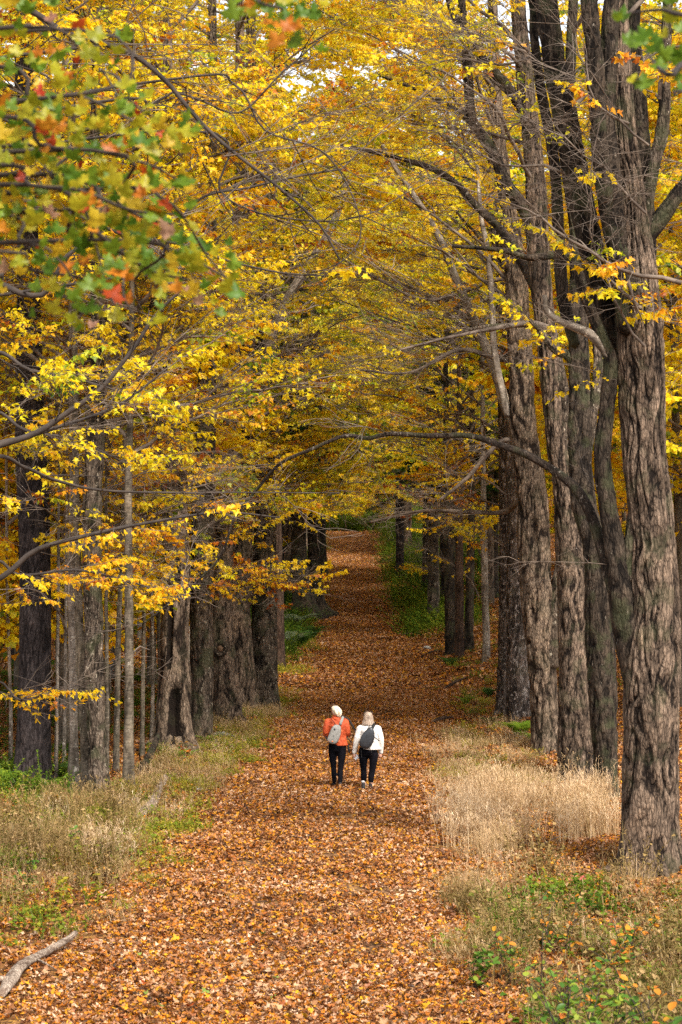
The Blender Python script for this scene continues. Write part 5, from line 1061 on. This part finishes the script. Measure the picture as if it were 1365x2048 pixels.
def slab(name, mt, parent, outline, yb, thick, seed=0, bulge=.7, sub=2):
    """a padded shape: outline in x-z at depth yb, swelling toward the viewer (-y) by thick"""
    bm = bmesh.new(); o2 = np.array(outline, float); c = o2.mean(0); L = []
    for (s, d) in ((.96, 0), (1.0, .25), (.97, .7), (.82, .95), (.45, 1.08)): L.append([bm.verts.new((c[0] + (x - c[0]) * s, yb - thick * d, c[1] + (z - c[1]) * s)) for x, z in o2])
    n = len(o2)
    for a, b in zip(L, L[1:]):
        for i in range(n): bm.faces.new((a[i], a[(i + 1) % n], b[(i + 1) % n], b[i]))
    bm.faces.new(L[-1]); bm.faces.new(L[0][::-1]); bmesh.ops.recalc_face_normals(bm, faces=bm.faces)
    me = bpy.data.meshes.new(name); bm.to_mesh(me); bm.free(); me.materials.append(mt)
    for p_ in me.polygons: p_.use_smooth = True
    o = bpy.data.objects.new(name, me); COL.objects.link(o)
    if parent is not None: o.parent = parent
    m = o.modifiers.new('s', 'SUBSURF'); m.levels = m.render_levels = sub; return o
def ribbon(name, mt, parent, pts, w, t=.006, nrm=(0, -1, 0), step=.03):
    C = catmull(pts, step=step); T = np.gradient(C, axis=0); T /= np.linalg.norm(T, axis=1)[:, None]; mb = MB(); V = []
    nn = np.array(nrm, float)
    for p_, d in zip(C, T):
        s = np.cross(d, nn); s /= np.linalg.norm(s) + 1e-9; u = np.cross(s, d); V += [p_ + s * w / 2 + u * t / 2, p_ - s * w / 2 + u * t / 2, p_ - s * w / 2 - u * t / 2, p_ + s * w / 2 - u * t / 2]
    k = len(C); Q = [(i * 4 + a, i * 4 + (a + 1) % 4, i * 4 + 4 + (a + 1) % 4, i * 4 + 4 + a) for i in range(k - 1) for a in range(4)] + [(0, 3, 2, 1), ((k - 1) * 4, (k - 1) * 4 + 1, (k - 1) * 4 + 2, (k - 1) * 4 + 3)]
    mb.add(V, None, Q); o = bpy.data.objects.new(name, mb.mesh(name, mt, smooth=False)); COL.objects.link(o)
    if parent is not None: o.parent = parent
    return o
def shoe(parent, x, y, z, yaw=0, lift=0.0, s=1.0, pitch=0.0):
    mb = MB(); rings = []
    for t, w, h in ((0, .030, .055), (.04, .038, .075), (.10, .036, .07), (.16, .042, .05), (.21, .044, .04), (.25, .036, .032), (.27, .02, .02)): rings.append((t, w, h))
    th = np.arange(16) * 2 * np.pi / 16; V = []
    for t, w, h in rings:
        for a in th: V.append((w * math.cos(a), t - .07, max(0.0, .01 + h * (.5 + .5 * math.sin(a))) ))
    k = len(rings); Q = [(i * 16 + a, i * 16 + (a + 1) % 16, i * 16 + 16 + (a + 1) % 16, i * 16 + 16 + a) for i in range(k - 1) for a in range(16)]
    n = len(V); V += [(0, -.075, .04), (0, .205, .02)]; T = [((a + 1) % 16, a, n) for a in range(16)] + [((k - 1) * 16 + a, (k - 1) * 16 + (a + 1) % 16, n + 1) for a in range(16)]
    mb.add(V, T, Q); limb_(mb, [(0, -.03, .06), (0, -.035, .12)], [.036, .038], 12, .02)
    o = bpy.data.objects.new('shoe', mb.mesh('shoe', M_shoe)); COL.objects.link(o); o.parent = parent; o.location = (x, y, z); o.rotation_euler = (pitch, 0, yaw); o.scale = (s, s, s)
    mb = MB(); V = []
    for zz in (0, .018):
        for t, w, h in rings: V += [(-w * 1.06, t - .072, zz), (w * 1.06, t - .072, zz)]
    kk = len(rings); Q = [(2 * i, 2 * i + 1, 2 * i + 3, 2 * i + 2) for i in range(kk - 1)] + [(2 * kk + 2 * i, 2 * kk + 2 * i + 2, 2 * kk + 2 * i + 3, 2 * kk + 2 * i + 1) for i in range(kk - 1)]
    Q += [(2 * i, 2 * i + 2, 2 * kk + 2 * i + 2, 2 * kk + 2 * i) for i in range(kk - 1)] + [(2 * i + 1, 2 * kk + 2 * i + 1, 2 * kk + 2 * i + 3, 2 * i + 3) for i in range(kk - 1)] + [(0, 2 * kk, 2 * kk + 1, 1)]
    mb.add(V, None, Q); q = bpy.data.objects.new('sole', mb.mesh('sole', M_sole, smooth=False)); COL.objects.link(q); q.parent = o
def person(px, py, label, joints, jm, hm, kind):
    D = place(px, py); x = at(px, D); root = empty('person', (x, D, gz(x, D) + .012), label, 'person')
    J = joints; legs = J['legs']; arms = J['arms']
    def torso(mb, g, lo=True, hi=True):
        R_ = [(a, b, c, d + g, e + g) for a, b, c, d, e in J['torso']]; lobe(mb, R_, 24)
    def legsg(mb, g, upto=None):
        for L in legs:
            pts = [q[:3] for q in L]; rr = [q[3] + g for q in L]
            limb_(mb, pts[:upto], rr[:upto])
    def armsg(mb, g, upto=None):
        for A in arms: limb_(mb, [q[:3] for q in A][:upto], [q[3] + g for q in A][:upto])
    # the body
    mb = MB(); torso(mb, 0); legsg(mb, 0); armsg(mb, 0)
    for f in J['feet']: limb_(mb, [(f[0], f[1] - .02, f[2] + .05), (f[0], f[1] + .12, f[2] + .035)], [.03, .028])
    limb_(mb, J['neck'], [.055, .05, .05]); head_(mb, *J['head'])
    for H in J['hands']: hand(mb, *H)
    skin_obj(mb, 'body', M_skin, root, .007, 1)
    hx, hy, hz, hs, ht = J['head']; ct, st = math.cos(ht), math.sin(ht)
    for sd_ in (-1, 1): small('eye', M_eye, root, (hx + (sd_ * .032 * ct - .083 * st) * hs, hy + (sd_ * .032 * st + .083 * ct) * hs, hz + .018), .011)
    small('mouth', M_lip, root, (hx - .093 * st * hs, hy + .093 * ct * hs, hz - .052), .012, (1.7, .6, .5), ht)
    # leggings
    mb = MB(); lobe(mb, J['hips'], 24)
    for L in legs:
        Lc = [list(q) for q in L]
        if kind == 1: Lc[-1] = [a_ * .45 + b_ * .55 for a_, b_ in zip(Lc[-2], Lc[-1])]
        limb_(mb, [q[:3] for q in Lc], [q[3] + .008 for q in Lc]); skin_obj(mb, 'leggings', M_black, root, .011, 2)
    # jacket
    mb = MB(); torso(mb, .022); armsg(mb, .014, J.get('sleeve_to')); limb_(mb, J['neck'][:2], [.074, .066]); o = skin_obj(mb, 'jacket', jm, root, .011, 2, (.022, .05) if kind == 0 else (.016, .07))
    for (f, L, lift) in zip(J['feet'], legs, (0, 0)): shoe(root, f[0], f[1], f[2], f[3], 0, .98, f[4])
    return root, D
# woman in orange: x and z measured from the photograph, metres about her own feet
J1 = dict(torso=[(.06, 0, .86, .165, .115), (.05, 0, .95, .150, .105), (.04, .01, 1.05, .148, .105), (.03, .01, 1.15, .165, .115), (.02, 0, 1.27, .180, .12), (.01, 0, 1.36, .165, .105), (.0, .0, 1.42, .10, .08), (.0, .0, 1.45, .06, .06)],
          hips=[(.015, 0, .70, .07, .06), (.02, 0, .75, .150, .115), (.02, 0, .84, .184, .135), (.025, 0, .92, .172, .12), (.03, 0, .965, .155, .11)],
          legs=[[(-.065, 0, .80, .092), (-.072, .01, .65, .074), (-.058, .01, .45, .052), (-.05, -.01, .30, .048), (-.04, .03, .12, .038)], [(.11, 0, .80, .092), (.112, 0, .62, .074), (.092, .01, .42, .052), (.085, -.01, .27, .048), (.08, -.02, .10, .038)]],
          feet=[(-.045, .16, .02, .1, 0), (.085, 0, -.02, -.1, 0)],
          arms=[[(-.165, .0, 1.35, .062), (-.205, -.02, 1.22, .055), (-.215, .02, 1.10, .048), (-.17, .15, 1.06, .040), (-.09, .27, 1.10, .032)], [(.18, .0, 1.35, .062), (.215, -.02, 1.22, .055), (.23, .02, 1.10, .048), (.19, .15, 1.08, .040), (.10, .27, 1.12, .032)]],
          neck=[(0, 0, 1.40), (-.005, .005, 1.47), (-.01, .01, 1.52)], head=(-.02, .02, 1.565, .93, .35), hands=[((-.09, .27, 1.10), (.8, .5, .1), (0, .3, 1), .9, 1), ((.10, .27, 1.12), (-.8, .5, .1), (0, .3, 1), .9, -1)], sleeve_to=None)
w1, DW1 = person(673, 1577, 'person in orange puffer jacket walking away with a grey sling bag', J1, M_orange, M_hair1, 0)
J2 = dict(torso=[(.045, 0, .82, .190, .125), (.04, 0, .92, .175, .12), (.03, .01, 1.02, .168, .115), (.02, .01, 1.12, .175, .12), (.01, 0, 1.21, .180, .12), (.005, 0, 1.28, .165, .10), (.0, .0, 1.33, .10, .08), (.0, .0, 1.37, .055, .055)],
          hips=[(-.0, 0, .64, .07, .06), (-.005, 0, .70, .160, .12), (-.005, 0, .77, .198, .145), (-.0, 0, .84, .185, .13), (.01, 0, .88, .17, .12)],
          legs=[[(-.095, 0, .74, .100), (-.10, .0, .58, .078), (-.095, .03, .40, .056), (-.09, -.01, .27, .058), (-.10, -.04, .10, .038)], [(.10, 0, .74, .100), (.105, .02, .58, .078), (.082, .05, .38, .056), (.06, .06, .25, .058), (.055, .08, .09, .038)]],
          feet=[(-.10, -.06, .015, .25, -.35), (.05, .10, 0, -.05, 0)],
          arms=[[(-.165, .0, 1.25, .062), (-.205, -.01, 1.12, .056), (-.235, -.02, 1.02, .050), (-.265, .02, .88, .042), (-.285, .05, .755, .032)], [(.19, .0, 1.25, .062), (.235, -.02, 1.12, .056), (.255, -.03, 1.02, .050), (.262, .0, .88, .042), (.258, .03, .755, .032)]],
          neck=[(0, 0, 1.31), (0, .0, 1.37), (0, .01, 1.42)], head=(-.005, .01, 1.47, .95, 0.0), hands=[((-.285, .05, .755), (.05, .1, -1), (.3, .8, -.1), .95, 1), ((.258, .03, .755), (-.15, .1, -1), (-.3, .8, -.1), .95, -1)], sleeve_to=None)
w2, DW2 = person(737, 1581, 'person in white fleece with long ash blond hair walking away', J2, M_white, M_hair2, 1)
# hair
def hair(mb_rings, name, mt, parent, locks, seed):
    mb = MB(); lobe(mb, mb_rings, 28); rng = Rng(seed)
    for l in locks: limb_(mb, l[0], l[1], 8, .02)
    o = skin_obj(mb, name, mt, parent, .006, 1, (.014, .018)); return o
hair([(.015, -.02, 1.47, .035, .03), (.02, -.03, 1.50, .07, .06), (.01, -.025, 1.55, .088, .085), (-.005, -.015, 1.60, .092, .098), (-.015, -.005, 1.645, .080, .092), (-.02, 0, 1.675, .045, .055)], 'hair', M_hair1, w1,
     [([(.03, -.07, 1.62), (.06, -.09, 1.56), (.075, -.08, 1.49), (.06, -.06, 1.44)], [.03, .038, .03, .014]), ([(-.03, -.07, 1.62), (0, -.1, 1.55), (.03, -.09, 1.48)], [.03, .035, .02]), ([(.05, -.03, 1.62), (.09, -.04, 1.56), (.10, -.04, 1.50)], [.03, .03, .016])], 3)
locks = []; rg = Rng(8)
for i in range(15):
    a = math.pi * (1.0 + i / 14); x0, y0 = .078 * math.cos(a), .085 * math.sin(a); x1, y1 = .125 * math.cos(a), .115 * math.sin(a) - .01
    locks.append(([(x0 * .6, y0 * .6, 1.565), (x0 * 1.0, y0 * 1.0, 1.50), (x0 * 1.2, y0 * 1.15, 1.42), (x1, y1, 1.325 + rg.s(-.012, .012))], [.018, .017, .018, .010]))
hair([(0, -.01, 1.36, .088, .07), (0, -.012, 1.42, .092, .085), (-.003, -.01, 1.48, .090, .098), (-.005, -.004, 1.54, .082, .095), (-.005, 0, 1.585, .05, .06)], 'hair', M_hair2, w2, locks, 4)
sg = ribbon('sunglasses', M_glass, None, [(w2.location.x - .075, w2.location.y + .0, w2.location.z + 1.575), (w2.location.x - .06, w2.location.y + .07, w2.location.z + 1.60), (w2.location.x, w2.location.y + .09, w2.location.z + 1.60), (w2.location.x + .06, w2.location.y + .07, w2.location.z + 1.595), (w2.location.x + .075, w2.location.y, w2.location.z + 1.575)], .022, .006, (0, 0, 1)); props(sg, 'dark sunglasses pushed up on the ash blond hair', 'sunglasses')
# the seams of the quilted jacket and its collar
for k, zz in enumerate((1.02, 1.10, 1.18, 1.26)): pass
ribbon('collar', M_orange, w1, [(-.08, -.03, 1.44), (-.04, -.09, 1.42), (.02, -.10, 1.41), (.07, -.05, 1.44)], .05, .02)
# socks
for (p_, q_) in ((w2, (-.103, -.05, .155)), (w2, (.053, .07, .135))): small('sock', M_sock, p_, (q_[0], q_[1], q_[2] + .012), .044, (.92, 1, .7))
# sling bags: worn, so things of their own
def bag(label, w, outline, y, th, mt, D, deco, straps):
    root = empty('sling_bag', w.location, label, 'bag'); slab('bag_body', mt, root, outline, y, th)
    for nm, m_, pts, wd in straps: ribbon(nm, m_, root, pts, wd)
    for nm, m_, out, yy in deco: slab(nm, m_, root, out, yy, .006, sub=1)
    return root
c1 = lambda X, Y: ((X - 400) / 743 + .01, (1430 - Y) / 743 + .005)
c2 = lambda X, Y: ((X - 890) / 743 + .01, (1465 - Y) / 743 + .0)
def o1(*p): return [c1(*q) for q in p]
def o2_(*p): return [c2(*q) for q in p]
y1 = -.14
bag('light grey sling bag with small dark and orange prints, worn by the person in orange', w1, o1((300, 560), (335, 480), (400, 452), (470, 480), (468, 560), (455, 650), (425, 720), (390, 765), (330, 768), (262, 735), (240, 700), (270, 640)), y1, .09, M_bagg, DW1,
    [('print', M_print, o1((352, 520), (372, 510), (388, 535), (372, 555), (356, 545)), y1 - .094), ('print', M_print, o1((345, 626), (358, 622), (366, 638), (356, 645)), y1 - .098), ('print', M_oprint, o1((318, 705), (345, 700), (350, 722), (325, 728)), y1 - .095), ('print', M_oprint, o1((270, 705), (285, 700), (288, 720), (276, 722)), y1 - .075),
     ('zip_pull', M_oprint, o1((462, 545), (490, 545), (488, 580), (462, 578)), y1 - .03), ('zip_pull', M_oprint, o1((420, 705), (450, 700), (446, 725), (424, 730)), y1 - .05)],
    [('strap', M_bagg, [(*c1(452, 470)[:1], y1 - .02, c1(452, 470)[1]), (c1(468, 420)[0], -.155, c1(468, 420)[1]), (c1(488, 372)[0], -.10, c1(488, 372)[1]), (c1(500, 352)[0], -.02, c1(500, 352)[1])], .055), ('strap', M_strap, [(c1(300, 355)[0], -.07, c1(300, 355)[1]), (c1(335, 400)[0], -.135, c1(335, 400)[1]), (c1(385, 465)[0], -.145, c1(385, 465)[1])], .012),
     ('strap', M_strap, [(c1(250, 690)[0], -.13, c1(250, 690)[1]), (c1(235, 660)[0], -.08, c1(235, 660)[1]), (c1(240, 640)[0], 0, c1(240, 640)[1])], .02)])
y2 = -.145
bag('black leather sling bag worn high by the person in white', w2, o2_((880, 520), (925, 490), (968, 520), (985, 640), (965, 730), (925, 800), (880, 838), (800, 838), (745, 800), (742, 740), (765, 650), (810, 580)), y2, .10, M_bagb, DW2,
    [('zip_pull', M_bagg, o2_((900, 800), (915, 798), (918, 822), (905, 824)), y2 - .07), ('pocket', M_bagb, o2_((800, 640), (870, 600), (900, 680), (850, 760), (780, 760)), y2 - .095)],
    [('strap', M_strap, [(c2(940, 520)[0], y2 - .03, c2(940, 520)[1]), (c2(965, 480)[0], -.13, c2(965, 480)[1]), (c2(980, 460)[0], -.06, c2(980, 460)[1])], .06), ('strap', M_strap, [(c2(905, 490)[0], -.13, c2(905, 490)[1]), (c2(850, 560)[0], -.15, c2(850, 560)[1]), (c2(800, 610)[0], -.17, c2(800, 610)[1])], .014),
     ('strap', M_strap, [(c2(975, 655)[0], y2 - .04, c2(975, 655)[1]), (c2(1010, 685)[0], y2 - .03, c2(1010, 685)[1]), (c2(1048, 718)[0], y2 - .01, c2(1048, 718)[1])], .018), ('strap', M_strap, [(c2(900, 820)[0], y2 - .06, c2(900, 820)[1]), (c2(925, 870)[0], y2 - .04, c2(925, 870)[1]), (c2(937, 905)[0], y2 - .03, c2(937, 905)[1])], .014),
     ('strap', M_strap, [(c2(770, 850)[0], y2 - .02, c2(770, 850)[1]), (c2(778, 920)[0], y2 - .01, c2(778, 920)[1]), (c2(782, 980)[0], y2 - .01, c2(782, 980)[1])], .010)])
# folded tripod in front of the walker in orange, and the strap and dark layer at her side
tr = empty('tripod', w1.location, 'folded black tripod held out beside the person in orange', 'tripod')
for k, (a, b, c_) in enumerate([((490, 352), (585, 415), (700, 608)), ((500, 356), (600, 425), (692, 570)), ((470, 350), (575, 420), (650, 520))]):
    mb = MB(); pts = [(c1(*a)[0], .20 + .02 * k, c1(*a)[1]), (c1(*b)[0], .16 + .02 * k, c1(*b)[1]), (c1(*c_)[0], .10 + .02 * k, c1(*c_)[1])]; tube(mb, pts, [.012, .014, .008], 8); o = bpy.data.objects.new('leg', mb.mesh('leg', M_strap)); COL.objects.link(o); o.parent = tr
mb = MB(); limb_(mb, [(c1(565, 400)[0], .18, c1(565, 400)[1]), (c1(598, 440)[0], .17, c1(598, 440)[1])], [.024, .03]); o = bpy.data.objects.new('head', mb.mesh('head', M_strap)); COL.objects.link(o); o.parent = tr
cs = ribbon('carrying_strap', M_strap, None, [(w1.location.x + c1(545, 645)[0], w1.location.y - .02, w1.location.z + c1(545, 645)[1]), (w1.location.x + c1(580, 690)[0], w1.location.y - .05, w1.location.z + c1(580, 690)[1]), (w1.location.x + c1(622, 745)[0], w1.location.y - .05, w1.location.z + c1(622, 745)[1])], .02); props(cs, 'black strap end trailing behind the elbow of the person in orange', 'strap')
gl_ = slab('spare_layer', M_strap, None, o1((545, 770), (572, 770), (585, 850), (592, 905), (572, 905), (552, 860)), -.06, .05); gl_.location = w1.location + Vector((.02, 0, 0)); props(gl_, 'dark spare layer hanging at the hip of the person in orange', 'clothing')
pp = slab('folded_map', M_paper, None, o2_((672, 925), (700, 918), (722, 950), (743, 985), (715, 1005), (690, 1032), (668, 990)), .05, .006, sub=0); pp.location = w2.location; props(pp, 'white folded paper map held by the person in white', 'map')
